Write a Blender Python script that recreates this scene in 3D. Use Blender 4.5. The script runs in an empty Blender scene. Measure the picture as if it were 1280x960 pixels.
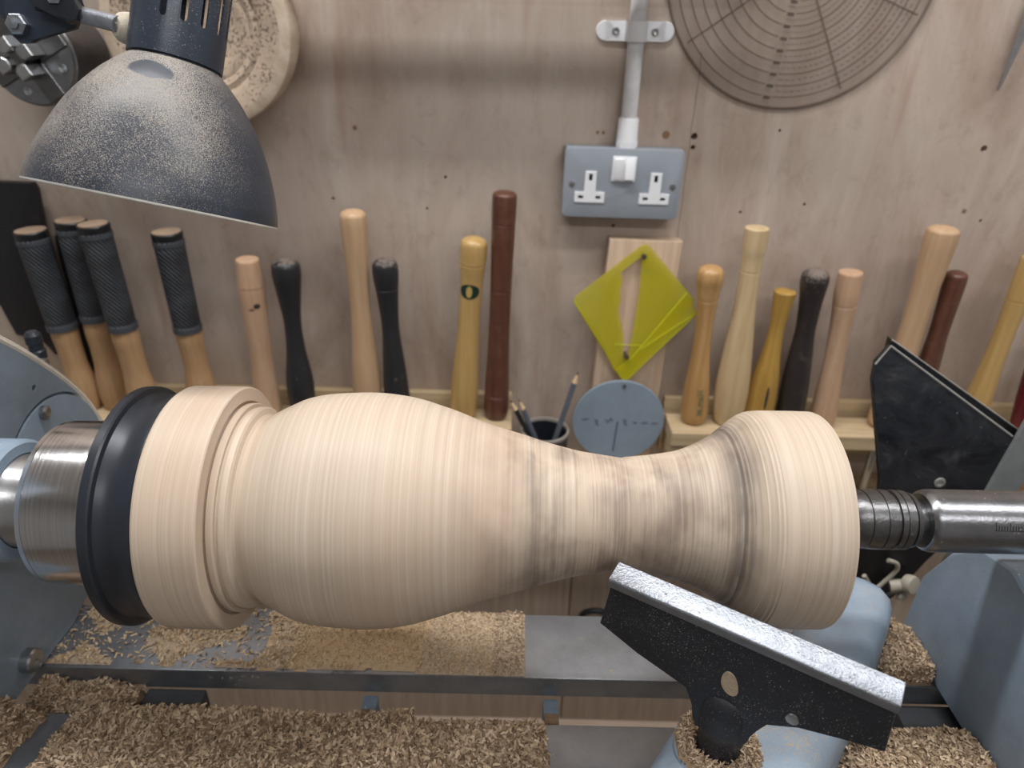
import bpy, bmesh, math, random
from mathutils import Vector, Matrix
from mathutils import noise as mnoise

SC = bpy.context.scene
COL = SC.collection
random.seed(7)

# ------------------------------------------------------------------ camera, world, lights, exposure
F_PX = 889.0
PITCH, ROLL = math.radians(28.0), math.radians(1.3)
cam_d = bpy.data.cameras.new('camera')
cam = bpy.data.objects.new('camera', cam_d)
COL.objects.link(cam)
fw = Vector((0, math.cos(PITCH), -math.sin(PITCH)))
up0 = Vector((0, math.sin(PITCH), math.cos(PITCH)))
rt = math.cos(ROLL) * Vector((1, 0, 0)) + math.sin(ROLL) * up0
up = -math.sin(ROLL) * Vector((1, 0, 0)) + math.cos(ROLL) * up0
CAM = Vector((0, -.336, 1.313))
cam.matrix_world = Matrix(((rt.x, up.x, -fw.x, CAM.x), (rt.y, up.y, -fw.y, CAM.y), (rt.z, up.z, -fw.z, CAM.z), (0, 0, 0, 1)))
cam_d.sensor_width = 36
cam_d.lens = F_PX / 1280 * 36
cam_d.clip_start = .01
cam_d.dof.use_dof = True
cam_d.dof.focus_distance = .40
cam_d.dof.aperture_fstop = 9.0
SC.camera = cam

world = bpy.data.worlds.new('workshop_air')
SC.world = world
world.use_nodes = True
world.node_tree.nodes['Background'].inputs[0].default_value = (.95, .96, 1.0, 1)
world.node_tree.nodes['Background'].inputs[1].default_value = 0.0


def area_light(name, loc, target, sx, sy, watts, colour):
    d = bpy.data.lights.new(name, 'AREA')
    d.shape = 'RECTANGLE'
    d.size, d.size_y = sx, sy
    d.energy = watts
    d.color = colour
    o = bpy.data.objects.new(name, d)
    COL.objects.link(o)
    o.location = loc
    o.rotation_euler = (Vector(target) - Vector(loc)).to_track_quat('-Z', 'Y').to_euler()
    return o


# the workshop's ceiling LED battens: two over the lathe, one further back in the room
area_light('ceiling_batten_offscreen', (-.35, .16, 2.30), (-.35, .16, 0), 1.2, .10, 16, (1, .99, .985))
area_light('ceiling_batten_offscreen', (.80, -.10, 2.30), (.80, -.10, 0), 1.2, .10, 11, (1, .99, .985))
area_light('ceiling_batten_offscreen', (.3, -1.15, 2.30), (.3, -1.15, 0), 1.5, .10, 13, (1, .99, .985))

SC.view_settings.view_transform = 'Standard'
SC.view_settings.look = 'None'
SC.view_settings.exposure = 0.0
SC.view_settings.gamma = 1.0
SC.view_settings.use_curve_mapping = False


# ------------------------------------------------------------------ material helpers
def lin(rgb):
    o = []
    for v in rgb:
        v /= 255.0
        o.append(v / 12.92 if v <= .04045 else ((v + .055) / 1.055) ** 2.4)
    return tuple(o) + (1.0,)


class NT:
    def __init__(self, name, rough=.5, metal=0.0, spec=.5):
        self.m = bpy.data.materials.new(name)
        self.m.use_nodes = True
        self.t = self.m.node_tree
        self.b = self.t.nodes['Principled BSDF']
        self.b.inputs['Roughness'].default_value = rough
        self.b.inputs['Metallic'].default_value = metal
        self.b.inputs['Specular IOR Level'].default_value = spec
        self.co = self.t.nodes.new('ShaderNodeTexCoord').outputs['Object']

    def n(self, kind, **kw):
        nd = self.t.nodes.new(kind)
        for k, v in kw.items():
            if hasattr(nd, k) and k not in nd.inputs:
                setattr(nd, k, v)
            else:
                self.put(nd.inputs[k], v)
        return nd

    def put(self, sock, v):
        if isinstance(v, bpy.types.NodeSocket):
            self.t.links.new(v, sock)
        else:
            sock.default_value = v

    def map(self, scale, loc=(0, 0, 0), rot=(0, 0, 0), co=None):
        nd = self.t.nodes.new('ShaderNodeMapping')
        self.put(nd.inputs['Vector'], co or self.co)
        nd.inputs['Scale'].default_value = scale
        nd.inputs['Location'].default_value = loc
        nd.inputs['Rotation'].default_value = rot
        return nd.outputs[0]

    def noise(self, vec, scale=1.0, detail=4.0, rough=.55, dist=0.0):
        nd = self.t.nodes.new('ShaderNodeTexNoise')
        self.put(nd.inputs['Vector'], vec)
        nd.inputs['Scale'].default_value = scale
        nd.inputs['Detail'].default_value = detail
        nd.inputs['Roughness'].default_value = rough
        nd.inputs['Distortion'].default_value = dist
        return nd.outputs['Fac']

    def ramp(self, fac, stops, interp='LINEAR'):
        nd = self.t.nodes.new('ShaderNodeValToRGB')
        self.put(nd.inputs[0], fac)
        cr = nd.color_ramp
        cr.interpolation = interp
        while len(cr.elements) < len(stops):
            cr.elements.new(.5)
        for e, (p, c) in zip(cr.elements, stops):
            e.position = p
            e.color = c if len(c) == 4 else tuple(c) + (1,)
        return nd.outputs[0]

    def mix(self, fac, a, b, blend='MIX'):
        nd = self.t.nodes.new('ShaderNodeMix')
        nd.data_type = 'RGBA'
        nd.blend_type = blend
        self.put(nd.inputs[0], fac)
        self.put(nd.inputs[6], a)
        self.put(nd.inputs[7], b)
        return nd.outputs[2]

    def math(self, op, a, b=0.0, c=0.0):
        nd = self.t.nodes.new('ShaderNodeMath')
        nd.operation = op
        self.put(nd.inputs[0], a)
        self.put(nd.inputs[1], b)
        self.put(nd.inputs[2], c)
        return nd.outputs[0]

    def sep(self, co=None):
        nd = self.t.nodes.new('ShaderNodeSeparateXYZ')
        self.put(nd.inputs[0], co or self.co)
        return nd.outputs

    def colour(self, c):
        self.put(self.b.inputs['Base Color'], c)
        return self

    def bump(self, h, strength=.3, dist=.001):
        nd = self.t.nodes.new('ShaderNodeBump')
        nd.inputs['Strength'].default_value = strength
        nd.inputs['Distance'].default_value = dist
        self.put(nd.inputs['Height'], h)
        self.put(self.b.inputs['Normal'], nd.outputs[0])
        return self


G0, G1 = (0, 0, 0, 1), (1, 1, 1, 1)


def plain(name, rgb, rough=.5, metal=0.0, var=.12, scale=40, bump=0.0, spec=.5):
    t = NT(name, rough, metal, spec)
    c = lin(rgb)
    d = tuple(v * (1 - var) for v in c[:3]) + (1,)
    l = tuple(min(1, v * (1 + var)) for v in c[:3]) + (1,)
    nz = t.noise(t.map((scale,) * 3), 1, 5)
    t.colour(t.ramp(nz, [(.3, d), (.7, l)]))
    if bump:
        t.bump(t.noise(t.map((scale * 8,) * 3), 1, 3), bump, .001)
    return t.m


def wood(name, rgb, dark, axis='z', rough=.45, grain=160, stretch=.05, bump=.05, dirt=None, dirt_amt=.5):
    """wood with its grain running along an axis"""
    t = NT(name, rough)
    s = [grain] * 3
    s['xyz'.index(axis)] = grain * stretch
    g = t.noise(t.map(tuple(s)), 1, 6, .6, .4)
    s2 = [grain * .18] * 3
    s2['xyz'.index(axis)] = grain * .012
    g2 = t.noise(t.map(tuple(s2)), 1, 3)
    c = t.ramp(g, [(.3, lin(dark)), (.62, lin(rgb))])
    c = t.mix(t.ramp(g2, [(.35, G0), (.65, (.35, .35, .35, 1))]), c, lin(dark))
    if dirt:
        dn = t.noise(t.map((45, 45, 45)), 1, 6, .7)
        c = t.mix(t.ramp(dn, [(.45, G0), (.75, (dirt_amt,) * 3 + (1,))]), c, lin(dirt))
    t.colour(c)
    t.bump(g, bump, .0006)
    return t.m


def dusty(name, rgb, dust, amt, rough=.5, metal=0.0, scale=60, speck=900, bump=.15, updust=.0, spec=.5, pw=.55, soft=.12, bare=None):
    """painted or bare metal / plastic with sawdust lying on its upward faces"""
    t = NT(name, rough, metal, spec)
    c = lin(rgb)
    var = t.noise(t.map((scale,) * 3), 1, 5, .6)
    base = t.ramp(var, [(.25, tuple(v * .82 for v in c[:3]) + (1,)), (.75, tuple(min(1, v * 1.15) for v in c[:3]) + (1,))])
    sp = t.noise(t.map((speck,) * 3), 1, 2, .5)
    patch = t.noise(t.map((scale * .5,) * 3, (3, 1, 2)), 1, 4, .6)
    gm = t.n('ShaderNodeNewGeometry')
    nz = t.sep(gm.outputs['Normal'])[2]
    upf = t.math('MULTIPLY', t.math('MAXIMUM', nz, 0.0), updust)
    k = t.math('ADD', t.math('ADD', t.math('MULTIPLY', sp, .9), t.math('MULTIPLY', patch, pw)), upf)
    fac = t.ramp(k, [(min(.98, 1.0 - amt), G0), (min(1.0, 1.0 + soft - amt), G1)])
    if bare:
        # a finger-wiped place where the dust is gone
        q = t.map((1 / bare[3], 1 / bare[4], 1 / bare[5]), (-bare[0] / bare[3], -bare[1] / bare[4], -bare[2] / bare[5]))
        ln = t.n('ShaderNodeVectorMath', operation='LENGTH'); t.put(ln.inputs[0], q)
        wob = t.math('ADD', ln.outputs['Value'], t.math('MULTIPLY', t.math('SUBTRACT', t.noise(t.map((160,) * 3), 1, 3), .5), .5))
        fac = t.math('MULTIPLY', fac, t.ramp(wob, [(.85, (.05, .05, .05, 1)), (1.0, G1)]))
    t.colour(t.mix(fac, base, lin(dust)))
    t.put(t.b.inputs['Roughness'], t.math('ADD', t.math('MULTIPLY', fac, .4), rough))
    if metal:
        t.put(t.b.inputs['Metallic'], t.math('MULTIPLY', t.math('SUBTRACT', 1.0, fac), metal))
    t.bump(t.math('ADD', sp, t.noise(t.map((scale * 6,) * 3), 1, 3)), bump, .0006)
    return t.m


M = {}


def build_materials():
    # plywood wall
    t = NT('plywood', .7, 0, .3)
    fine = t.noise(t.map((120, 120, 6)), 1, 7, .7, .5)
    mid = t.noise(t.map((11, 11, 3.2)), 1, 6, .65, 1.2)
    big = t.noise(t.map((3.2, 3.2, 2.4)), 1, 3)
    blot = t.noise(t.map((46, 46, 30)), 1, 7, .75, .6)
    c = t.ramp(mid, [(.28, lin((166, 146, 132))), (.5, lin((184, 167, 154))), (.72, lin((198, 185, 173)))])
    c = t.mix(t.ramp(fine, [(.32, (.26, .26, .26, 1)), (.58, G0)]), c, lin((158, 136, 122)))
    c = t.mix(t.ramp(big, [(.45, G0), (.7, (.5, .5, .5, 1))]), c, lin((202, 192, 182)))
    c = t.mix(t.ramp(blot, [(.52, G0), (.76, (.42, .42, .42, 1))]), c, lin((138, 116, 102)))
    streak = t.noise(t.map((34, 34, 3.5), (.37, 0, .2)), 1, 3, .5)
    c = t.mix(t.ramp(streak, [(.62, G0), (.78, (.5, .5, .5, 1))]), c, lin((158, 124, 104)))
    # a hairline split running down beside the socket
    sx = t.sep()
    wig = t.math('MULTIPLY', t.math('SUBTRACT', t.noise(t.map((0, 0, 14)), 1, 3), .5), .006)
    cr = t.math('LESS_THAN', t.math('ABSOLUTE', t.math('SUBTRACT', t.math('ADD', sx[0], wig), .2125)), .0006)
    cr = t.math('MULTIPLY', cr, t.math('MULTIPLY', t.math('GREATER_THAN', sx[2], .95), t.math('LESS_THAN', sx[2], 1.27)))
    c = t.mix(t.math('MULTIPLY', cr, .55), c, lin((96, 74, 60)))
    t.colour(c)
    t.bump(fine, .12, .0006)
    M['plywood'] = t.m
    M['pale_board'] = wood('pale_board', (190, 172, 154), (162, 143, 126), 'x', .7, 120, .05)
    M['pale_board_v'] = wood('pale_board_upright', (188, 170, 154), (162, 143, 127), 'z', .7, 120, .05)
    M['rack_wood'] = wood('rack_wood', (205, 184, 148), (170, 146, 110), 'x', .7, 140, .06, dirt=(190, 172, 150), dirt_amt=.6)
    M['block_wood'] = wood('block_wood', (214, 190, 166), (190, 163, 138), 'z', .65, 150, .05)
    # spinning blank: fine turned lines round the axis
    t = NT('turned_wood', .5, 0, .35)
    l1 = t.noise(t.map((1150, 1.2, 1.2)), 1, 3, .6)
    l2 = t.noise(t.map((420, 2.2, 2.2), (4, 0, 0)), 1, 4, .65)
    l3 = t.noise(t.map((26, 6, 6), (1.7, 0, 0)), 1, 3, .5)
    c = t.ramp(l2, [(.25, lin((183, 166, 148))), (.5, lin((199, 184, 166))), (.75, lin((213, 202, 189)))])
    c = t.mix(t.ramp(l1, [(.34, (.24, .24, .24, 1)), (.56, G0)]), c, lin((172, 142, 114)))
    c = t.mix(t.ramp(l3, [(.45, G0), (.72, (.45, .45, .45, 1))]), c, lin((196, 168, 145)))
    # grey-brown figured patches in the neck
    X = t.sep()[0]
    band = t.n('ShaderNodeMapRange', interpolation_type='SMOOTHSTEP', **{'From Min': -.045, 'From Max': .03}); t.put(band.inputs['Value'], X)
    band2 = t.n('ShaderNodeMapRange', interpolation_type='SMOOTHSTEP', **{'From Min': .150, 'From Max': .112}); t.put(band2.inputs['Value'], X)
    fig = t.noise(t.map((46, 30, 30), (.55, .3, .9), (0, 0, .2)), 1, 3, .5, .3)
    fine = t.noise(t.map((560, 5, 5), (2, 0, 0)), 1, 3, .6)
    msk = t.math('MULTIPLY', t.math('MULTIPLY', band.outputs[0], band2.outputs[0]), t.ramp(t.math('ADD', t.math('MULTIPLY', fig, .75), t.math('MULTIPLY', fine, .35)), [(.46, G0), (.72, (.8, .8, .8, 1))]))
    c = t.mix(msk, c, lin((118, 102, 92)))
    # grey ring stain where the foot begins, and one where the belly meets the neck
    for x0, wd_, am in ((.1235, .010, .75), (.0135, .007, .55)):
        d_ = t.math('DIVIDE', t.math('ABSOLUTE', t.math('SUBTRACT', X, x0)), wd_)
        rg_ = t.math('MAXIMUM', t.math('SUBTRACT', 1.0, d_), 0.0)
        pt_ = t.noise(t.map((60, 34, 34), (x0 * 90, 1.3, .2)), 1, 3, .5)
        k_ = t.math('MULTIPLY', t.math('MULTIPLY', rg_, am), t.ramp(t.math('ADD', t.math('MULTIPLY', pt_, .7), t.math('MULTIPLY', fine, .4)), [(.42, G0), (.62, G1)]))
        c = t.mix(k_, c, lin((92, 84, 80)))
    t.colour(c)
    t.bump(t.math('ADD', l1, t.math('MULTIPLY', l2, .6)), .10, .0008)
    M['turned'] = t.m

    # brushed chuck steel (rings of machining)
    t = NT('turned_steel', .22, 1.0)
    l = t.noise(t.map((900, 2, 2)), 1, 3)
    t.colour(t.ramp(l, [(.3, lin((206, 206, 208))), (.7, lin((232, 232, 234)))]))
    t.put(t.b.inputs['Roughness'], t.ramp(l, [(.3, (.13,) * 3 + (1,)), (.7, (.2,) * 3 + (1,))]))
    M['chuck_steel'] = t.m
    M['steel'] = dusty('bare_steel', (176, 178, 180), (176, 160, 138), .0, .3, .95, 70, 500, .08)
    M['bright_steel'] = dusty('bright_steel', (150, 155, 163), (96, 98, 104), .16, .42, .9, 130, 520, .4, 0, .5, .45, .35)
    M['dark_steel'] = dusty('dark_steel', (140, 142, 146), (176, 160, 138), .06, .28, .95, 90, 700, .12)
    M['old_steel'] = dusty('tarnished_steel', (112, 112, 113), (150, 138, 122), .06, .34, .95, 110, 500, .2)
    M['bed_steel'] = dusty('bed_steel', (148, 152, 158), (180, 162, 138), .07, .38, .75, 45, 420, .1)
    M['bed_edge'] = dusty('bed_edge_steel', (118, 122, 128), (180, 162, 138), .0, .35, .8, 60, 420, .1)
    M['jaw_black'] = plain('black_anodised', (44, 48, 56), .36, .2, .10, 60)
    M['blue_paint'] = dusty('blue_grey_paint', (138, 155, 172), (214, 206, 192), .02, .42, 0, 28, 500, .25, .2, .5, .3, .4)
    M['banjo_paint'] = dusty('blue_grey_paint_dusty', (138, 155, 172), (176, 160, 138), .06, .42, 0, 34, 1100, .2, .16, .5, .5, .2)
    M['rest_black'] = dusty('black_cast_iron', (38, 41, 48), (176, 172, 164), .30, .5, .1, 90, 1400, .3, 0, .5, .22, .08)
    M['lamp_paint'] = dusty('lamp_blue_black_paint', (47, 54, 66), (154, 147, 138), .15, .32, .1, 26, 1900, .15, .28, .5, .5, .3, (.0163, -.0105, .0745, .0125, .0065, .012))
    M['lamp_paint2'] = dusty('lamp_collar_paint', (52, 60, 73), (176, 168, 156), .08, .3, .1, 30, 1500, .12, .05)
    M['lamp_in'] = plain('lamp_white_enamel', (240, 240, 236), .4)
    M['black'] = plain('black_plastic', (24, 24, 28), .4)
    t = NT('dusty_black_plastic', .42)
    sm_ = t.noise(t.map((24, 24, 30), (.3, .1, .7), (0, .6, 0)), 1, 7, .7, .8)
    sp_ = t.noise(t.map((260,) * 3), 1, 2, .5)
    cc = t.ramp(sm_, [(.38, lin((26, 28, 33))), (.56, lin((46, 48, 53))), (.74, lin((88, 88, 88)))])
    cc = t.mix(t.ramp(sp_, [(.72, G0), (.78, (.7, .7, .7, 1))]), cc, lin((130, 128, 124)))
    t.colour(cc)
    t.put(t.b.inputs['Roughness'], t.ramp(sm_, [(.4, (.35,) * 3 + (1,)), (.7, (.7,) * 3 + (1,))]))
    M['black_dusty'] = t.m
    M['black_rim'] = plain('worn_plastic_edge', (150, 148, 144), .5)
    M['slot_dark'] = plain('slot_dark', (16, 17, 20), .7)
    M['grip'] = None
    t = NT('rubber_grip', .62)
    w = t.n('ShaderNodeTexWave', wave_type='BANDS', bands_direction='DIAGONAL', **{'Scale': 95.0, 'Distortion': 1.5, 'Detail': 1.0})
    t.put(w.inputs['Vector'], t.co)
    lg = t.noise(t.map((20, 20, 50)), 1, 3)
    t.colour(t.mix(t.ramp(lg, [(.4, G0), (.6, G1)]), lin((44, 47, 52)), lin((60, 64, 70))))
    t.bump(w.outputs['Fac'], .8, .0012)
    M['grip'] = t.m
    M['grip_band'] = plain('grip_band_rubber', (66, 70, 77), .55)
    M['cap_wood'] = plain('dusty_cap', (150, 128, 108), .8, 0, .2, 60)
    M['h_tan'] = wood('tan_beech', (200, 168, 134), (182, 149, 116), 'z', .45, 150, .05, .05)
    M['h_grip'] = wood('beech_under_grip', (188, 154, 116), (162, 126, 90), 'z', .5, 150, .05, .05)
    M['h_pink'] = wood('pink_beech', (202, 168, 138), (182, 146, 116), 'z', .45, 150, .05, .05, (192, 170, 150))
    M['h_ash'] = wood('varnished_ash', (200, 168, 112), (176, 141, 84), 'z', .3, 110, .04, .05)
    M['h_pale'] = wood('pale_ash', (212, 190, 152), (188, 160, 118), 'z', .5, 110, .04, .05)
    M['h_yellow'] = wood('golden_wood', (190, 154, 80), (158, 120, 54), 'z', .38, 110, .04, .05)
    M['h_honey'] = wood('honey_ash', (198, 160, 110), (170, 128, 78), 'z', .32, 90, .04, .05)
    M['h_black'] = dusty('black_handle', (40, 41, 45), (112, 102, 94), .06, .42, 0, 40, 220, .05, .3, .5, .5, .4)
    M['h_black2'] = dusty('worn_black_handle', (48, 42, 42), (126, 114, 106), .04, .42, 0, 60, 700, .05, .28, .5, .6, .5)
    M['h_brown'] = wood('rosewood', (104, 66, 52), (78, 46, 36), 'z', .32, 150, .05, .05, (140, 108, 92), .25)
    M['h_maroon'] = plain('maroon_lacquer', (92, 20, 32), .35)
    M['brass'] = plain('brass', (176, 146, 86), .35, .9)
    M['sticker_green'] = plain('sticker_green', (24, 50, 38), .5)
    M['sticker_gold'] = plain('sticker_gold', (190, 164, 96), .5)
    M['ink_green'] = plain('ink_green', (40, 96, 72), .6)
    M['ink_dark'] = plain('ink_dark', (56, 50, 46), .7)
    M['finder_rim'] = plain('acrylic_edge_grey', (116, 102, 92), .3)
    M['cream_edge'] = plain('cream_edge_line', (224, 218, 206), .6, 0, .1, 120)
    M['pad_dusty'] = plain('dusty_pad', (196, 186, 170), .8, 0, .15, 200, .3)
    M['cast_grey'] = plain('dark_grey_casting', (66, 68, 72), .6, 0, .1, 60, .1)
    M['ink_grey'] = plain('pencil_lead', (74, 80, 88), .7)
    M['socket_grey'] = plain('grey_metalclad', (156, 164, 174), .42, .2, .05, 30, .05)
    M['white_plastic'] = plain('white_plastic', (236, 238, 242), .35, 0, .03)
    M['conduit_white'] = dusty('conduit_white', (214, 214, 216), (196, 186, 172), .02, .45, 0, 50, 300, .05)
    M['disc_blue'] = plain('blue_grey_card', (136, 152, 168), .6, 0, .06, 60, .05)
    M['cup_black'] = plain('black_pot', (34, 36, 44), .35)
    M['cup_rim'] = plain('pot_rim', (150, 144, 138), .5)
    M['pencil_grey'] = plain('pencil_grey', (92, 98, 108), .45)
    M['pencil_black'] = plain('pencil_black', (34, 34, 38), .45)
    M['pencil_wood'] = plain('pencil_cedar', (214, 184, 148), .6)
    M['old_nail'] = plain('nail_steel', (120, 112, 106), .4, .8)
    M['hole_soft'] = plain('old_filled_hole', (134, 104, 78), .9)
    M['grey_bar'] = dusty('grey_galvanised_bar', (138, 141, 142), (160, 154, 146), .06, .55, .1, 60, 260, .15)
    M['cream_plastic'] = plain('cream_plastic', (170, 164, 150), .5)
    M['disc_wood'] = dusty('dusty_turned_disc', (184, 164, 144), (112, 98, 86), .24, .75, 0, 70, 300, .4)
    M['disc_rim'] = wood('disc_rim_wood', (202, 186, 166), (172, 152, 130), 'y', .6, 80, .1)
    M['room_white'] = plain('room_white', (186, 185, 183), .8, 0, .04, 3)
    M['ceiling_white'] = plain('ceiling_white', (236, 236, 234), .8, 0, .03, 3)
    M['floor'] = plain('workshop_floor', (120, 108, 96), .8, 0, .2, 14)
    # yellow acrylic
    for nm, al in (('acrylic', .52), ('acrylic_lit_edge', .9)):
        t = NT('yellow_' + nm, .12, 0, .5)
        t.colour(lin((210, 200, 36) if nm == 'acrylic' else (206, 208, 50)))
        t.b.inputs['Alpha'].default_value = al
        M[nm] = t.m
    # clear centre finder with printed rings, radial dashes and rays
    t = NT('printed_clear_acrylic', .15, 0, .5)
    s = t.sep()
    rad = t.math('SQRT', t.math('ADD', t.math('MULTIPLY', s[0], s[0]), t.math('MULTIPLY', s[2], s[2])))
    ang = t.math('ARCTAN2', s[2], s[0])
    fr = t.math('FRACT', t.math('MULTIPLY', rad, 1 / .0127))
    ring = t.math('LESS_THAN', fr, .065)
    fr2 = t.math('FRACT', t.math('ADD', t.math('MULTIPLY', rad, 1 / .0127), .5))
    dash = t.math('MULTIPLY', t.math('LESS_THAN', fr2, .085), t.math('MULTIPLY', t.math('GREATER_THAN', t.math('FRACT', t.math('MULTIPLY', ang, 17)), .45), t.math('GREATER_THAN', s[0], -.01)))
    pk = None
    for a in (-145, -62, -20, 35):
        v = t.math('ABSOLUTE', t.math('SUBTRACT', t.math('MULTIPLY', s[0], math.sin(math.radians(a))), t.math('MULTIPLY', s[2], math.cos(math.radians(a)))))
        side = t.math('GREATER_THAN', t.math('ADD', t.math('MULTIPLY', s[0], math.cos(math.radians(a))), t.math('MULTIPLY', s[2], math.sin(math.radians(a)))), .02)
        k = t.math('MULTIPLY', t.math('LESS_THAN', v, .0006), side)
        pk = k if pk is None else t.math('MAXIMUM', pk, k)
    va = math.radians(-97)
    vv = t.math('ABSOLUTE', t.math('SUBTRACT', t.math('MULTIPLY', s[0], math.sin(va)), t.math('MULTIPLY', s[2], math.cos(va))))
    num = t.math('MULTIPLY', t.math('LESS_THAN', vv, .0038), t.math('MULTIPLY', t.math('LESS_THAN', fr, .26), t.math('LESS_THAN', s[2], 0.0)))
    gap = t.math('MULTIPLY', t.math('LESS_THAN', vv, .0062), t.math('LESS_THAN', s[2], 0.0))
    ring = t.math('MULTIPLY', ring, t.math('SUBTRACT', 1.0, gap))
    inked = t.math('MULTIPLY', t.math('MAXIMUM', t.math('MAXIMUM', ring, t.math('MULTIPLY', dash, .6)), t.math('MAXIMUM', pk, num)), t.math('LESS_THAN', rad, .146))
    t.colour(t.mix(inked, lin((120, 108, 98)), lin((92, 80, 72))))
    t.put(t.b.inputs['Alpha'], t.math('ADD', t.math('MULTIPLY', inked, .5), .14))
    M['finder'] = t.m
    # shavings and dust, each flake its own tone
    for nm, cols in (('chips', ((120, 100, 80), (172, 148, 122), (208, 187, 160))), ('chips_light', ((150, 126, 98), (194, 168, 134), (216, 194, 162)))):
        t = NT('wood_' + nm, .75, 0, .25)
        gm = t.n('ShaderNodeNewGeometry')
        t.colour(t.ramp(gm.outputs['Random Per Island'], [(.05, lin(cols[0])), (.5, lin(cols[1])), (.95, lin(cols[2]))]))
        M[nm] = t.m
    for nm, a, b in (('bed_dust', (198, 170, 134), (220, 196, 160)), ('bed_dust_grey', (178, 160, 138), (204, 188, 164)), ('mound', (138, 116, 94), (174, 150, 124))):
        t = NT(nm, .9, 0, .1)
        n1 = t.noise(t.map((420,) * 3), 1, 5, .7)
        n2 = t.noise(t.map((40,) * 3), 1, 4)
        t.colour(t.mix(t.math('MULTIPLY', n2, .5), t.ramp(n1, [(.35, lin(a)), (.65, lin(b))]), lin(a)))
        t.bump(n1, .8, .0015)
        M[nm] = t.m


build_materials()


# ------------------------------------------------------------------ object helpers
def obj(name, bm, mat, parent=None, smooth=35, loc=None):
    """link a bmesh given in world coordinates as one object; its origin is its parent's, or loc"""
    org = Vector(loc) if loc is not None else Vector((0, 0, 0))
    if parent is not None:
        org = Vector(parent['_org'])
    bmesh.ops.translate(bm, verts=bm.verts, vec=-org)
    bmesh.ops.recalc_face_normals(bm, faces=bm.faces)
    me = bpy.data.meshes.new(name)
    for f in bm.faces:
        f.smooth = smooth is not None
    bm.to_mesh(me)
    bm.free()
    if smooth is not None:
        me.set_sharp_from_angle(angle=math.radians(smooth))
    me.materials.append(M[mat])
    o = bpy.data.objects.new(name, me)
    COL.objects.link(o)
    if parent is not None:
        o.parent = parent
    else:
        o.location = org
    o['_org'] = tuple(org)
    return o


def carve(o, bm):
    """cut a real hole: subtract a bmesh given in world coordinates from an object"""
    bmesh.ops.translate(bm, verts=bm.verts, vec=-Vector(o['_org']))
    bmesh.ops.recalc_face_normals(bm, faces=bm.faces)
    me = bpy.data.meshes.new('cutter')
    bm.to_mesh(me)
    bm.free()
    tmp = bpy.data.objects.new('cutter', me)
    COL.objects.link(tmp)
    src = bpy.data.objects.new('source', o.data)
    COL.objects.link(src)
    md = src.modifiers.new('cut', 'BOOLEAN')
    md.operation = 'DIFFERENCE'
    md.solver = 'EXACT'
    md.object = tmp
    new = bpy.data.meshes.new_from_object(src.evaluated_get(bpy.context.evaluated_depsgraph_get()))
    old = o.data
    bpy.data.objects.remove(src)
    bpy.data.objects.remove(tmp)
    if len(new.polygons) > 3:
        new.name = old.name
        o.data = new
        for p in o.data.polygons:
            p.use_smooth = True
        o.data.set_sharp_from_angle(angle=math.radians(35))
    return o


def tag(o, label, cat=None, group=None, kind=None):
    o['label'] = label
    if cat:
        o['category'] = cat
    if group:
        o['group'] = group
    if kind:
        o['kind'] = kind
    return o


def thing(name, loc, label, cat, group=None):
    o = bpy.data.objects.new(name, None)
    o.empty_display_size = .02
    COL.objects.link(o)
    o.location = loc
    o['_org'] = tuple(loc)
    return tag(o, label, cat, group)


def nb():
    return bmesh.new()


def box(bm, lo, hi, bev=0.0, seg=2, mtx=None):
    c = [(a + b) / 2 for a, b in zip(lo, hi)]
    s = [abs(b - a) for a, b in zip(lo, hi)]
    r = bmesh.ops.create_cube(bm, size=1, matrix=Matrix.Translation(c) @ Matrix.Diagonal(s + [1]))
    vs = r['verts']
    if bev:
        es = list({e for v in vs for e in v.link_edges})
        out = bmesh.ops.bevel(bm, geom=es, offset=bev, segments=seg, affect='EDGES', profile=.6)
        vs = list({v for f in out['faces'] for v in f.verts} | {v for v in vs if v.is_valid})
    if mtx is not None:
        bmesh.ops.transform(bm, matrix=mtx, verts=vs)
    return bm


def frame(origin, z, xref=(1, 0, 0)):
    z = Vector(z).normalized()
    x = Vector(xref)
    x = (x - z * x.dot(z))
    if x.length < 1e-5:
        x = Vector((0, 1, 0)) - z * z.y
    x.normalize()
    y = z.cross(x)
    o = Vector(origin)
    return Matrix(((x.x, y.x, z.x, o.x), (x.y, y.y, z.y, o.y), (x.z, y.z, z.z, o.z), (0, 0, 0, 1)))


def lathe(bm, prof, mtx, n=48, cap=True, closed=False):
    """revolve (h, r) about the local z of mtx"""
    rings = []
    for h, r in prof:
        if r < 1e-6:
            rings.append([bm.verts.new(mtx @ Vector((0, 0, h)))])
        else:
            rings.append([bm.verts.new(mtx @ Vector((r * math.cos(2 * math.pi * k / n), r * math.sin(2 * math.pi * k / n), h))) for k in range(n)])
    if closed:
        rings.append(rings[0])
    for a, b in zip(rings, rings[1:]):
        if len(a) == 1 and len(b) == 1:
            continue
        for k in range(n):
            k2 = (k + 1) % n
            if len(a) == 1:
                bm.faces.new((a[0], b[k], b[k2]))
            elif len(b) == 1:
                bm.faces.new((a[k], a[k2], b[0]))
            else:
                bm.faces.new((a[k], a[k2], b[k2], b[k]))
    if cap and not closed:
        if len(rings[0]) > 1:
            bm.faces.new(list(reversed(rings[0])))
        if len(rings[-1]) > 1:
            bm.faces.new(rings[-1])
    return bm


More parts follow.
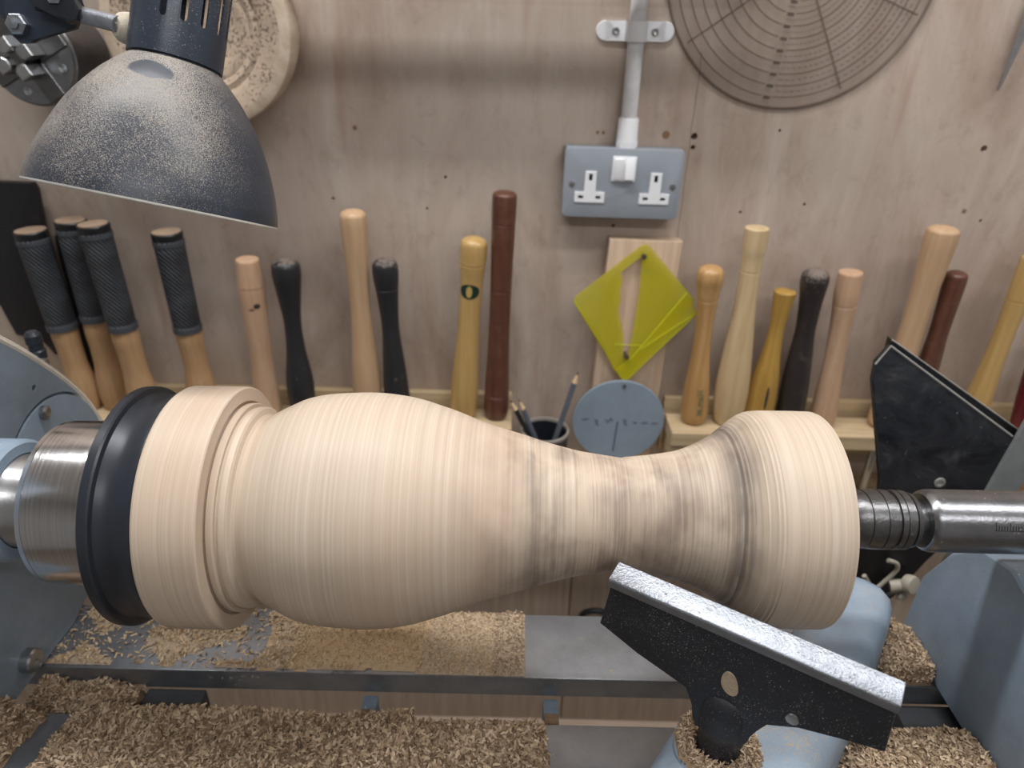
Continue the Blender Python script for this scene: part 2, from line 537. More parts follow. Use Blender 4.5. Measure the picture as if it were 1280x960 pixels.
def prism(bm, poly, depth, mtx, bev=0.0, seg=2):
    """poly (x, y) in the local plane of mtx, extruded to local z = depth"""
    a = [bm.verts.new(mtx @ Vector((p[0], p[1], 0))) for p in poly]
    b = [bm.verts.new(mtx @ Vector((p[0], p[1], depth))) for p in poly]
    fs = [bm.faces.new(list(reversed(a))), bm.faces.new(b)]
    n = len(poly)
    for k in range(n):
        fs.append(bm.faces.new((a[k], a[(k + 1) % n], b[(k + 1) % n], b[k])))
    if bev:
        es = list({e for f in fs[:2] for e in f.edges})
        bmesh.ops.bevel(bm, geom=es, offset=bev, segments=seg, affect='EDGES', profile=.6)
    return bm


def tube(bm, pts, r, n=10, cap=True):
    pts = [Vector(p) for p in pts]
    rs = r if isinstance(r, (list, tuple)) else [r] * len(pts)
    rings = []
    ref = None
    for i, p in enumerate(pts):
        d = (pts[min(i + 1, len(pts) - 1)] - pts[max(i - 1, 0)]).normalized()
        if ref is None:
            ref = Vector((0, 0, 1)) if abs(d.z) < .9 else Vector((1, 0, 0))
        x = (ref - d * ref.dot(d)).normalized()
        y = d.cross(x)
        ref = x
        rings.append([bm.verts.new(p + (x * math.cos(2 * math.pi * k / n) + y * math.sin(2 * math.pi * k / n)) * rs[i]) for k in range(n)])
    for a, b in zip(rings, rings[1:]):
        for k in range(n):
            bm.faces.new((a[k], a[(k + 1) % n], b[(k + 1) % n], b[k]))
    if cap:
        bm.faces.new(list(reversed(rings[0])))
        bm.faces.new(rings[-1])
    return bm


def skin_patch(bm, mtx, rfun, a0, a1, h0, h1, thick=.0004, na=10, nh=10, shape=None):
    """a thin print, slot or label lying on a turned surface about local z (angles in degrees)"""
    grid = []
    for i in range(nh + 1):
        row = []
        for j in range(na + 1):
            u, v = j / na * 2 - 1, i / nh * 2 - 1
            if shape:
                u, v = shape(u, v)
            a = math.radians((a0 + a1) / 2 + u * (a1 - a0) / 2)
            h = (h0 + h1) / 2 + v * (h1 - h0) / 2
            r = rfun(h) + thick
            row.append(bm.verts.new(mtx @ Vector((r * math.cos(a), r * math.sin(a), h))))
        grid.append(row)
    for i in range(nh):
        for j in range(na):
            bm.faces.new((grid[i][j], grid[i][j + 1], grid[i + 1][j + 1], grid[i + 1][j]))
    return bm


def oval(u, v):
    return u * math.sqrt(max(0, 1 - v * v / 2)), v * math.sqrt(max(0, 1 - u * u / 2))


def pill(asp):
    def f(u, v):
        e = max(0.0, (abs(v) - (1 - asp)) / asp)
        return u * math.sqrt(max(0, 1 - e * e)), v
    return f


def spline(pts, n=8):
    """Catmull-Rom through (h, r) points"""
    out = []
    P = [pts[0]] + list(pts) + [pts[-1]]
    for i in range(1, len(P) - 2):
        p0, p1, p2, p3 = P[i - 1], P[i], P[i + 1], P[i + 2]
        for k in range(n):
            t = k / n
            out.append(tuple(.5 * ((2 * b) + (-a + c) * t + (2 * a - 5 * b + 4 * c - d) * t * t + (-a + 3 * b - 3 * c + d) * t ** 3) for a, b, c, d in zip(p0, p1, p2, p3)))
    out.append(tuple(pts[-1]))
    return out


def lerp_prof(prof):
    def f(h):
        for (h0, r0), (h1, r1) in zip(prof, prof[1:]):
            if min(h0, h1) <= h <= max(h0, h1) and h0 != h1:
                return r0 + (r1 - r0) * (h - h0) / (h1 - h0)
        return prof[-1][1]
    return f


WALL_Y = .58
ZA = 1.0494          # height of the lathe axis
BED = .8845          # top of the bed rails
RACK = .797          # top of the tool rack
XAX = lambda x0=0.0: frame((x0, 0, ZA), (1, 0, 0), (0, -1, 0))

# ------------------------------------------------------------------ the setting
w = nb(); box(w, (-1.6, WALL_Y, .56), (1.6, WALL_Y + .03, 2.4))
wall = tag(obj('wall_back', w, 'plywood', smooth=None), 'pinkish plywood wall behind the tool rack with knots and old screw holes', kind='structure')
for lo, hi in ((-1.6, .1085), (.1105, 1.6)):
    b = nb(); box(b, (lo, WALL_Y + .002, .09), (hi, WALL_Y + .03, .557), .001)
    obj('panel', b, 'pale_board_v', wall)
b = nb(); box(b, (-1.6, .555, 0), (1.6, WALL_Y + .03, .088), .002)
tag(obj('baseboard_back', b, 'pale_board'), 'pale timber skirting along the foot of the back wall', kind='structure')
drill = nb()
for x, z, r, m in ((.217, 1.176, .0042, 'hole'), (.182, 1.177, .005, 'hole_soft'), (.217, 1.163, .003, 'hole'), (.575, 1.169, .0042, 'hole'), (.575, 1.092, .003, 'hole_soft'),
                   (-.2, 1.177, .003, 'hole_soft'), (.289, 1.084, .002, 'hole'), (.369, 1.096, .002, 'hole'), (.127, 1.063, .0022, 'hole'), (-.235, 1.09, .002, 'hole'),
                   (-.09, 1.12, .002, 'hole'), (.6, 1.08, .002, 'hole'), (-.115, 1.08, .0018, 'hole'), (.32, 1.185, .0018, 'hole'), (.105, 1.178, .0022, 'hole_soft'), (.098, 1.178, .0022, 'hole_soft')):
    if m == 'hole':
        lathe(drill, [(-.016, r * .5), (-.012, r), (.002, r)], frame((x, WALL_Y, z), (0, -1, 0)), 14)
        continue
    b = nb(); lathe(b, [(-.001, r), (.0003, r * .95), (.0004, 0)], frame((x, WALL_Y, z), (0, -1, 0)), 14)
    obj('screw_hole_filler', b, m, wall)
carve(wall, drill)
b = nb(); box(b, (-1.63, -2.23, -.03), (1.63, WALL_Y + .03, 0))
tag(obj('floor', b, 'floor', smooth=None), 'grey-brown workshop floor under the lathe', kind='structure')


for nm, lo, hi, lb in (('wall_left', (-1.63, -2.2, 0), (-1.6, WALL_Y, 2.4), 'off-white workshop wall beyond the headstock'), ('wall_right', (1.6, -2.2, 0), (1.63, WALL_Y, 2.4), 'off-white workshop wall beyond the tailstock'),
                       ('wall_front', (-1.63, -2.23, 0), (1.63, -2.2, 2.4), 'off-white workshop wall behind the operator'), ('ceiling', (-1.63, -2.23, 2.4), (1.63, WALL_Y + .03, 2.43), 'white workshop ceiling over the lathe')):
    b = nb(); box(b, lo, hi)
    tag(obj(nm, b, 'ceiling_white' if nm == 'ceiling' else 'room_white', smooth=None), lb, kind='structure')
# ------------------------------------------------------------------ lathe: bed
bed = thing('lathe_bed', (0, 0, 0), 'steel lathe bed of two flat rails with a gap between, under the turned wood', 'lathe bed')
for name, y0, y1 in (('rail', .018, .079), ('rail', -.080, -.0188)):
    b = nb(); box(b, (-.75, y0, BED - .019), (.85, y1, BED), .0015)
    obj(name, b, 'bed_steel', bed)
for x in (-.0985, .0335):
    b = nb(); box(b, (x - .0055, -.0188, BED - .06), (x + .0055, .018, BED - .022), .001)
    c = obj('cross_bar', b, 'blue_paint', bed)
    b = nb(); box(b, (x - .005, -.0186, BED - .0222), (x + .005, .004, BED - .019), .001)
    obj('chip_crust', b, 'mound', c)
for x0, x1 in ((-.262, -.219), (.285, .33)):
    b = nb(); box(b, (x0, -.0188, BED - .11), (x1, .018, BED - .0195), .002)
    obj('cross_block', b, 'cast_grey', bed)
b = nb(); box(b, (-.345, -.0188, BED - .036), (-.2622, .018, BED - .030), .001)
obj('cross_plate', b, 'cast_grey', bed)
for x in (-.62, .7):
    b = nb(); prism(b, [(-.075, BED - .019), (-.16, 0), (.16, 0), (.075, BED - .019)], .09, Matrix(((0, 0, 1, x), (1, 0, 0, 0), (0, 1, 0, 0), (0, 0, 0, 1))), .004)
    obj('leg', b, 'blue_paint', bed)

# ------------------------------------------------------------------ headstock
YZ = lambda x: Matrix(((0, 0, 1, x), (1, 0, 0, 0), (0, 1, 0, 0), (0, 0, 0, 1)))
head = thing('headstock', (-.45, 0, BED), 'blue-grey painted lathe headstock casting with a round cover plate', 'headstock')
XF = -.3345
hp = [(-.125, BED + .0005), (.06, BED + .0005), (.078, BED + .003)] + spline([(.078, .8875), (.125, .915), (.155, .95), (.164, .985), (.158, 1.016), (.145, 1.044), (.12, 1.078), (.085, 1.116), (.03, 1.165), (-.04, 1.195)], 4)[1:] + [(-.125, 1.2)]
b = nb(); prism(b, hp, -.24, YZ(XF), .005, 3)
hcast = obj('casting', b, 'blue_paint', head)
b = nb(); tube(b, [(XF - .0030, y_ * .998 - .0010, z_ - .0018) for y_, z_ in spline([(.164, .985), (.158, 1.016), (.145, 1.044), (.12, 1.078), (.085, 1.116), (.03, 1.165), (-.04, 1.195)], 4)], .0036, 10)  # cream tube following the casting's upper edge
tag(obj('pale_edge', b, 'cream_edge', head), 'cream line along the casting edge')
b = nb(); lathe(b, [(-.002, .0562), (.0006, .0562), (.001, .0555), (.001, 0)], frame((XF, .1, 1.0), (1, 0, 0)), 64)
cp = obj('cover_plate', b, 'blue_paint', head)
b = nb(); lathe(b, [(-.0035, .0585), (.004, .0585), (.004, .0564), (-.0035, .0564)], frame((XF, .1, 1.0), (1, 0, 0)), 64, closed=True)
carve(hcast, b)
b = nb(); lathe(b, [(0, .0048), (.003, .0048), (.0042, .003), (.0032, 0)], frame((XF + .001, .098, 1.051), (1, 0, 0)), 16)
tag(obj('screw', b, 'steel', head), 'small round-headed steel screw')
b = nb(); lathe(b, [(-.012, .0023), (.004, .0023)], frame((XF, .099, 1.07), (1, 0, 0)), 12)
carve(hcast, b)
b = nb(); lathe(b, [(0, .0085), (.006, .0085), (.0072, .0075), (.0072, .0016), (.006, 0)], frame((XF, .008, .903), (1, 0, 0)), 32)
tag(obj('bolt', b, 'steel', head), 'round steel bolt head')
b = nb(); lathe(b, [(XF, .036), (-.288, .036), (-.2852, .034), (-.2852, .028), (XF, .028)], XAX(), 64, closed=True)
obj('spindle_housing', b, 'blue_paint', head)
b = nb(); lathe(b, [(XF, .0275), (-.2835, .0275), (-.2825, .0268), (-.2615, .0262), (-.2615, 0)], XAX(), 64)
obj('spindle', b, 'steel', head)

# ------------------------------------------------------------------ scroll chuck on the spindle
ch = thing('lathe_chuck', (-.24, 0, ZA), 'steel lathe chuck with a broad black jaw plate gripping the turned wood', 'chuck')
b = nb(); lathe(b, [(-.2612, .026), (-.2612, .0455), (-.2598, .0472), (-.2572, .0474), (-.2570, .0470), (-.2566, .0470), (-.2564, .0476), (-.2225, .0478), (-.2220, .0470), (-.2155, .0470), (-.2155, .026)], XAX(), 96)
cbody = obj('chuck_body', b, 'chuck_steel', ch)
b = nb(); box(b, (-.2276, -.056, ZA - .0065), (-.2258, -.0455, ZA + .0065))
carve(cbody, b)
b = nb(); lathe(b, [(-.2153, .02), (-.2153, .0672), (-.2140, .0688), (-.2098, .0690), (-.2088, .0682), (-.2082, .0655), (-.2060, .0648), (-.2035, .0640), (-.1990, .0642), (-.1930, .0660), (-.1890, .0678), (-.1884, .0678), (-.1884, .02)], XAX(), 96)
tag(obj('jaw_plate', b, 'jaw_black', ch), 'black stepped jaw plate')

# ------------------------------------------------------------------ the turned wood
body = [(-.139, .0538), (-.135, .0562), (-.13, .0588), (-.125, .0612), (-.12, .0635), (-.113, .0655), (-.105, .0668), (-.095, .0676), (-.083, .0681), (-.072, .0677), (-.06, .0662), (-.05, .0640), (-.042, .0615), (-.034, .0590), (-.026, .0560), (-.018, .0528), (-.010, .0502), (0, .0474), (.01, .0446), (.02, .0414), (.03, .0388), (.04, .0364), (.05, .0349), (.06, .0335), (.066, .0328), (.0685, .0333), (.08, .0346), (.09, .0361), (.1, .0382), (.11, .0423), (.12, .0478), (.1265, .0528), (.132, .0573), (.137, .0606), (.141, .0620), (.146, .0626)]
prof = [(-.1882, 0), (-.1882, .0672), (-.1874, .0690), (-.186, .0698), (-.158, .0700), (-.1555, .0697), (-.1548, .0690), (-.1545, .0618), (-.1552, .0612), (-.1562, .0604), (-.1566, .0590), (-.1560, .0582), (-.1550, .0582), (-.1546, .0594), (-.1538, .0602), (-.1510, .0604), (-.1502, .0598), (-.1502, .0576), (-.1496, .0570), (-.1488, .0572), (-.1484, .0582), (-.1450, .0582), (-.1442, .0572), (-.1436, .0540), (-.1420, .0526), (-.1405, .0530)]
prof += spline(body, 6)
prof += [(.150, .0627), (.165, .0628), (.1755, .0627), (.1768, .0622), (.1775, .0612), (.1775, .012), (.1768, 0)]
# fine tool ridges towards the tail end
rid = []
for h, r in prof:
    if .118 < h < .142:
        r += .00022 * math.sin(h * 2 * math.pi / .0021)
    rid.append((h, r))
b = nb(); lathe(b, rid, XAX(), 160, cap=False)
blank = tag(obj('turned_vase', b, 'turned', loc=(0, 0, ZA), smooth=28), 'pale turned wooden vase form with round belly and narrow neck, held between lathe centres', 'turned wood')

# ------------------------------------------------------------------ tailstock
tail = thing('tailstock', (.42, 0, BED), 'blue-grey tailstock casting with steel quill and revolving centre', 'tailstock')
tp = [(-.072, BED + .0005), (.072, BED + .0005), (.0705, .942), (.052, .981), (.028, 1.005), (.0, 1.013), (-.028, 1.005), (-.052, .981), (-.0705, .942)]
b = nb(); prism(b, tp, .22, YZ(.31), .004, 3)
obj('casting', b, 'blue_paint', tail)
b = nb(); lathe(b, [(.36, .02), (.36, .034), (.364, .037), (.53, .037), (.53, .02)], XAX(), 48)
obj('quill_housing', b, 'blue_paint', tail)
b = nb(); lathe(b, [(.2425, .009), (.2425, .0158), (.2445, .0178), (.2475, .0185), (.40, .0185), (.40, 0)], XAX(), 64)
q = obj('quill', b, 'dark_steel', tail)
for k in range(24):
    x = .2755 + k * .0016
    L = 9 if k % 5 else 15
    b = nb(); skin_patch(b, XAX(), lambda h: .0185, -22 - L, -22, x - .00018, x + .00018, .00012, 4, 1)
    obj('scale_mark', b, 'slot_dark', q)
b = nb(); skin_patch(b, XAX(), lambda h: .0185, -22.6, -21.8, .2745, .33, .00012, 1, 10)
obj('scale_line', b, 'slot_dark', q)
lc = [(.178, 0), (.178, .003), (.185, .0112), (.1965, .0122), (.1985, .0142), (.2030, .0163), (.2068, .0170), (.2070, .0166), (.2076, .0166), (.2079, .0172), (.2155, .0176), (.2157, .0171), (.2162, .0171), (.2164, .0176),
      (.2212, .0176), (.2216, .0163), (.2236, .0163), (.2240, .0176), (.2268, .0176), (.2270, .0170), (.2275, .0170), (.2277, .0175), (.2318, .0174), (.2322, .0158), (.2332, .0158), (.2336, .0166), (.2362, .0160), (.2366, .0130), (.2385, .0128), (.2390, .0118), (.243, .0116), (.243, 0)]
b = nb(); lathe(b, lc, XAX(), 64)
tag(obj('revolving_centre', b, 'old_steel', tail), 'tarnished steel revolving centre')

# ------------------------------------------------------------------ banjo (tool rest holder)
D2, N2 = Vector((.6, .8, 0)), Vector((.8, -.6, 0))
bj = thing('tool_rest_holder', (.15, -.05, BED), 'blue-grey rounded casting on the bed holding the black tool rest post', 'tool rest holder')


def banjo_mesh():
    bm = nb()
    secs = []
    # s along D2, left and right edge along N2, height
    rows = [(-.060, .128, .180, .044), (-.052, .118, .190, .058), (-.03, .113, .195, .0605), (.03, .113, .196, .0605), (.055, .118, .196, .060), (.08, .132, .197, .059), (.11, .142, .198, .0585), (.16, .145, .199, .058), (.195, .146, .199, .057), (.212, .148, .197, .054), (.224, .153, .192, .047), (.231, .160, .185, .036), (.234, .167, .178, .020)]
    for s, l, r, h in rows:
        ring = []
        c, hw = (l + r) / 2, (r - l) / 2
        pts = [(-hw, 0), (-hw, h * .35)]
        for k in range(9):
            a = math.pi - math.pi * k / 8
            pts.append((hw * math.copysign(abs(math.cos(a)) ** .6, math.cos(a)), h * (.45 + .55 * math.sin(a) ** .6)))
        pts += [(hw, h * .35), (hw + .0015, .002), (hw, 0)]
        for u, z in pts:
            p = D2 * s + N2 * (c + u)
            ring.append(bm.verts.new((p.x, p.y, BED + .0006 + z)))
        secs.append(ring)
    n = len(secs[0])
    for a, b_ in zip(secs, secs[1:]):
        for k in range(n):
            bm.faces.new((a[k], a[(k + 1) % n], b_[(k + 1) % n], b_[k]))
    bm.faces.new(list(reversed(secs[0])))
    bm.faces.new(secs[-1])
    return bm


bcast = obj('casting', banjo_mesh(), 'banjo_paint', bj, smooth=50)
PX, PY = .1172, -.0816
b = nb(); lathe(b, [(.8995, .0123), (.97, .0123)], frame((PX + .0032, PY + .0051, 0), (0, 0, 1)), 40)
carve(bcast, b)
b = nb(); lathe(b, [(.92, .024), (.9445, .024), (.947, .022), (.947, .0128), (.92, .0128)], frame((PX + .0032, PY + .0051, 0), (0, 0, 1)), 40, closed=True)
obj('post_socket', b, 'banjo_paint', bj)

# ------------------------------------------------------------------ tool rest
E1 = Vector((.8488, -.5286, 0)); NF = Vector((-.5286, -.8488, 0))
MID = Vector((PX, PY, 0))
tr = thing('tool_rest', (PX, PY, .93), 'black cast tool rest with a bright steel bar along its top edge', 'tool rest')
RM = Matrix(((E1.x, 0, NF.x, MID.x), (E1.y, 0, NF.y, MID.y), (0, 1, 0, 0), (0, 0, 0, 1)))   # local x along the bar, y up, z to the operator
sec = [(-.0074, 1.0395), (-.0078, 1.0436), (-.0054, 1.0480), (.0066, 1.0456), (.0074, 1.0444), (.0070, 1.0395)]
b = nb()
ra = [b.verts.new(MID + E1 * -.0705 + NF * u + Vector((0, 0, z))) for u, z in sec]
rb = [b.verts.new(MID + E1 * .0712 + NF * u + Vector((0, 0, z))) for u, z in sec]
b.faces.new(ra); b.faces.new(rb)
for k in range(len(sec)):
    b.faces.new((ra[k], ra[(k + 1) % len(sec)], rb[(k + 1) % len(sec)], rb[k]))
bmesh.ops.bevel(b, geom=[e for e in b.edges], offset=.0004, segments=1, affect='EDGES')
tag(obj('rest_bar', b, 'bright_steel', tr), 'bright scratched steel bar')
pl = [(-.0695, 1.0405), (-.0736, 1.0093), (-.05, 1.0009), (-.0195, .9945), (-.0165, .984), (-.0150, .974), (-.0125, .968), (-.0120, .955), (.0120, .955), (.0125, .968), (.0150, .974), (.0165, .987), (.0205, .9955), (.0357, 1.0025), (.0724, 1.0125), (.0705, 1.0405)]
b = nb(); prism(b, pl[:4] + pl[4:7] + pl[9:], .011, RM @ Matrix.Translation((0, 0, -.0055)), .0016, 2)
obj('rest_plate', b, 'rest_black', tr)
b = nb(); lathe(b, [(.90, .0120), (.961, .0120), (.9635, .0126), (.967, .0146), (.974, .0160), (.985, .0162), (.991, .0154), (.995, .0138), (.9975, .0115), (.999, .007), (.9995, 0)], frame((PX + .0032, PY + .0051, 0), (0, 0, 1)), 40)
obj('post', b, 'rest_black', tr)
b = nb()
prism(b, [(.0004 + .0044 * math.cos(math.pi * k / 12) - .0014 * math.sin(math.pi * k / 12), 1.0090 + (.0092 if k < 12 else .0060) * math.sin(math.pi * k / 12)) for k in range(24)], .0006, RM @ Matrix.Translation((0, 0, .0056)))
tag(obj('dust_filled_hole', b, 'bed_dust_grey', tr), 'oval hole packed with sawdust')
b = nb(); lathe(b, [(0, .0034), (.0008, .0032), (.001, 0)], RM @ Matrix.Translation((.032, 1.0064, .0055)), 18)
tag(obj('pin', b, 'steel', tr), 'small steel pin end')


# ------------------------------------------------------------------ tool rack, shelf and the tools standing in it
def board_with_holes(x0, x1, y0, y1, z0, z1, holes):
    bm = nb()
    loops = [[(x0, y0), (x1, y0), (x1, y1), (x0, y1)]]
    for hx, hy, hr in holes:
        loops.append([(hx + hr * math.cos(2 * math.pi * k / 16), hy + hr * math.sin(2 * math.pi * k / 16)) for k in range(16)])
    for lp_ in loops:
        vs = [bm.verts.new((p[0], p[1], z0)) for p in lp_]
        for k in range(len(vs)):
            bm.edges.new((vs[k], vs[(k + 1) % len(vs)]))
    bmesh.ops.triangle_fill(bm, use_beauty=True, use_dissolve=False, edges=bm.edges[:])
    r = bmesh.ops.extrude_face_region(bm, geom=bm.faces[:])
    bmesh.ops.translate(bm, verts=[v for v in r['geom'] if isinstance(v, bmesh.types.BMVert)], vec=(0, 0, z1 - z0))
    return bm


def rack(x0, x1, label, holes):
    t = thing('tool_rack', ((x0 + x1) / 2, .54, RACK - .02), label, 'tool rack')
    b = board_with_holes(x0, x1, .50, .554, RACK - .02, RACK, holes)
    obj('shelf_board', b, 'rack_wood', t)
    b = nb(); box(b, (x0, .568, RACK - .07), (x1, WALL_Y, RACK + .018), .002)
    obj('back_strip', b, 'rack_wood', t)
    for k in range(3):
        xb = x0 + .015 + (x1 - x0 - .03) * k / 2
        b = nb(); box(b, (xb - .012, .51, RACK - .06), (xb + .012, .5679, RACK - .0202), .001)
        obj('bracket', b, 'rack_wood', t)
    return t


rack(-.95, .0005, 'pale wooden tool rack board holding the rubber-grip, black and tan handles', [(-.599, .535, .0122), (-.562, .541, .0122), (-.5055, .514, .0122)] + [(x, .535, .0122) for x in (-.434, -.344, -.295, -.202, -.160, -.069, -.022)])
rack(.2225, .95, 'pale wooden tool rack board beside the blue disc holding short turned handles', [(x, .535, .0122) for x in (.258, .306, .347, .393, .441, .527, .566, .648, .721)])
b = nb(); box(b, (-.95, .49, .665), (.95, WALL_Y, .683), .002)
tag(obj('lower_shelf', b, 'rack_wood', loc=(0, .53, .665)), 'long wooden shelf under the tool rack carrying the pencil pot', 'shelf')


def handle_frame(bx, tx, tz, y=.535):
    base = Vector((bx, y, RACK))
    top = Vector((tx, y, tz))
    return frame(base, top - base, (0, -1, 0)), (top - base).length


def tool(name, bx, tx, tz, prof, mat, label, round_top=.006, flat=False, grooves=(), ferrule='brass'):
    m, L = handle_frame(bx, tx, tz)
    t = thing(name, (bx, .535, RACK), label, 'turning tool', 'turning tools standing in the rack')
    pts = [(max(.004, f * L), r) for f, r in prof]
    if flat:
        pts[-1] = (L - .001, pts[-1][1])
    else:
        pts = [p for p in pts[:-1] if p[0] < L - round_top - .006] + [(L - round_top, pts[-2][1] * .985)]
    pts = [(.0, pts[0][1] * .62), (.002, pts[0][1] * .86)] + [p for p in pts if p[0] > .005]
    sp = spline(pts, 6)
    rt_ = sp[-1][1]
    if flat:
        sp += [(L - .0002, rt_ * .95), (L, rt_ * .88), (L, 0)]
    else:
        for k in range(1, 8):
            a = math.pi / 2 * k / 8
            sp.append((L - round_top + round_top * math.sin(a), rt_ * math.cos(a) ** .75))
        sp.append((L, 0))
    g = []
    for h, r in sp:
        g.append((h, r))
    f = lerp_prof(g)
    for gh in grooves:
        hh = gh * L
        g += [(hh - .0009, f(hh)), (hh - .0004, f(hh) - .0007), (hh + .0004, f(hh) - .0007), (hh + .0009, f(hh))]
    tail_ = g and [p for p in g if p[1] == 0]
    core = sorted([p for p in g if p[1] > 0], key=lambda p: p[0])
    if tail_:
        core.append(tail_[0])
    b = nb(); lathe(b, core, m, 40)
    h = obj('handle', b, mat, t, smooth=40)
    b = nb(); lathe(b, [(-.0001, .0095), (-.0185, .0085), (-.0205, .0085), (-.024, .007), (-.024, 0)], m, 24)
    obj('ferrule', b, ferrule, t)
    b = nb(); lathe(b, [(-.024, .006), (-.105, .006), (-.1138, .003)], m, 16)
    obj('blade', b, 'steel', t)
    return t, h, m, lerp_prof(core), L


def grip_tool(bx, tx, tz, low, glen, rg, label, y=.535):
    """long beech handle with a ribbed rubber sleeve and a dusty end disc"""
    m, L = handle_frame(bx, tx, tz, y)
    t = thing('turning_tool', (bx, y, RACK), label, 'turning tool', 'turning tools with rubber grips')
    hb = L * (1 - glen)
    pts = [(0, .012), (.003, .0165)] + [(f * L, r) for f, r in low] + [(hb + .004, rg - .0022)]
    b = nb(); lathe(b, spline(pts, 6), m, 40)
    obj('handle', b, 'h_grip', t, smooth=40)
    b = nb()
    gp = [(hb, rg - .002), (hb + .001, rg), (hb + .008, rg + .0002), (hb + .009, rg - .0006)]
    gp += [(hb + .012 + (L - hb - .03) * k / 12, rg - .0004 + .0010 * k / 12) for k in range(13)]
    gp += [(L - .016, rg + .0004), (L - .015, rg + .0013), (L - .011, rg + .0013), (L - .010, rg + .0005), (L - .009, rg - .002)]
    lathe(b, gp, m, 40)
    g = obj('rubber_grip', b, 'grip', t, smooth=40)
    b = nb(); lathe(b, [(hb - .0004, rg - .002), (hb - .0004, rg + .0006), (hb + .007, rg + .0006), (hb + .0075, rg)], m, 40)
    obj('grip_band', b, 'grip_band', g)
    b = nb(); lathe(b, [(L - .0165, rg), (L - .0165, rg + .0014), (L - .0115, rg + .0014), (L - .011, rg)], m, 40)
    obj('grip_band', b, 'grip_band', g)
    b = nb(); lathe(b, [(L - .0105, rg - .001), (L - .0100, rg + .0006), (L - .002, rg + .0010), (L - .0005, rg), (L - .0005, rg - .002)], m, 40)
    e = obj('end_cap', b, 'black', t)
    b = nb(); lathe(b, [(L - .001, rg - .0006), (L + .0004, rg - .0010), (L + .0004, 0)], m, 40)
    tag(obj('cap_disc', b, 'cap_wood', e), 'dusty brown end disc')
    b = nb(); lathe(b, [(-.0001, .0115), (-.0185, .0105), (-.0205, .0085), (-.024, .007), (-.024, 0)], m, 24)
    obj('ferrule', b, 'brass', t)
    b = nb(); lathe(b, [(-.024, .006), (-.105, .006), (-.1138, .003)], m, 16)
    obj('blade', b, 'steel', t)
    return t


LOW = [(.08, .0195), (.16, .0190), (.26, .0160), (.36, .0158), (.44, .0168)]
grip_tool(-.599, -.608, 1.053, LOW, .52, .0186, 'turning tool with thick black rubber grip in front of the black plastic sheet')
grip_tool(-.562, -.558, 1.0653, LOW, .50, .0178, 'rubber-grip turning tool partly hidden behind its neighbour, close to the wall', .541)
grip_tool(-.5055, -.5143, 1.069, LOW, .51, .0178, 'rubber-grip turning tool overlapping the one behind it, with a shiny black end cap', .514)
grip_tool(-.434, -.437, 1.055, LOW, .52, .0178, 'turning tool with black rubber grip standing alone under the lamp shade')

T = {}
T['pinkflat'] = tool('turning_tool', -.344, -.341, 1.022, [(.03, .0176), (.16, .017), (.37, .0145), (.64, .0161), (.80, .0171), (.86, .0164), (1, .0143)], 'h_pink', 'pale beech flat-topped turning tool handle with a small dark stamp, beside a black one', flat=True, grooves=(.835,))
T['black1'] = tool('turning_tool', -.295, -.293, 1.023, [(.07, .0175), (.23, .0184), (.44, .0126), (.61, .0112), (.79, .0152), (.90, .0182), (1, .0160)], 'h_black', 'waisted black turning tool handle with a dusty round top beside the flat-topped beech one', .011)
T['tan'] = tool('turning_tool', -.202, -.201, 1.088, [(.05, .0195), (.13, .0200), (.25, .0186), (.41, .0149), (.57, .0132), (.73, .0144), (.92, .0166), (1, .0155)], 'h_tan', 'tall tan beech turning tool handle standing between two black handles', .009)
T['black2'] = tool('turning_tool', -.160, -.166, 1.026, [(.05, .0175), (.19, .0174), (.38, .0145), (.58, .0115), (.76, .0135), (.90, .0166), (1, .0142)], 'h_black', 'waisted black turning tool handle leaning beside the tall tan handle', .010, grooves=(.83,))
T['ash'] = tool('turning_tool', -.069, -.051, 1.057, [(.03, .0176), (.13, .0195), (.32, .0172), (.52, .0148), (.75, .0148), (.86, .0168), (.93, .0174), (1, .0150)], 'h_ash', 'varnished yellow ash turning tool handle with an oval green sticker', .010, grooves=(.865, .885))
T['brown'] = tool('turning_tool', -.022, -.014, 1.115, [(.03, .0168), (.06, .0176), (.16, .0166), (.36, .0143), (.61, .0138), (.89, .0150), (.95, .0152), (1, .0138)], 'h_brown', 'tall slim dark brown turning tool handle next to the stickered ash one', .006, grooves=(.875, .60, .12))
T['text'] = tool('turning_tool', .258, .250, 1.027, [(.03, .0172), (.08, .0190), (.24, .0170), (.45, .0125), (.66, .0114), (.84, .0145), (.92, .0170), (1, .0142)], 'h_honey', 'honey ash turning tool handle with rounded top and green lettering near its foot', .011, grooves=(.80,))
T['pale'] = tool('turning_tool', .306, .299, 1.077, [(.03, .0195), (.10, .0222), (.23, .0224), (.43, .0183), (.64, .0137), (.83, .0130), (.91, .0146), (1, .0148)], 'h_pale', 'tall pale ash turning tool handle swelling widely towards its foot', flat=True, grooves=(.80,))
T['yellow'] = tool('turning_tool', .347, .350, .995, [(.03, .0203), (.13, .0207), (.34, .0184), (.56, .0123), (.73, .0098), (.89, .0122), (1, .0140)], 'h_yellow', 'short golden-yellow turning tool handle with a flat top', flat=True)
T['black3'] = tool('turning_tool', .393, .384, 1.026, [(.04, .0185), (.10, .0190), (.29, .0182), (.47, .0154), (.63, .0127), (.81, .0146), (.92, .0174), (1, .0152)], 'h_black2', 'worn black turning tool handle with bulbous top next to the golden-yellow one', .012)
T['pink2'] = tool('turning_tool', .441, .428, 1.023, [(.03, .0161), (.10, .0172), (.28, .0152), (.46, .0129), (.65, .0130), (.83, .0154), (.89, .0156), (1, .0146)], 'h_pink', 'flat-topped beech turning tool handle leaning between the worn black handle and the dust hood', flat=True, grooves=(.80,))
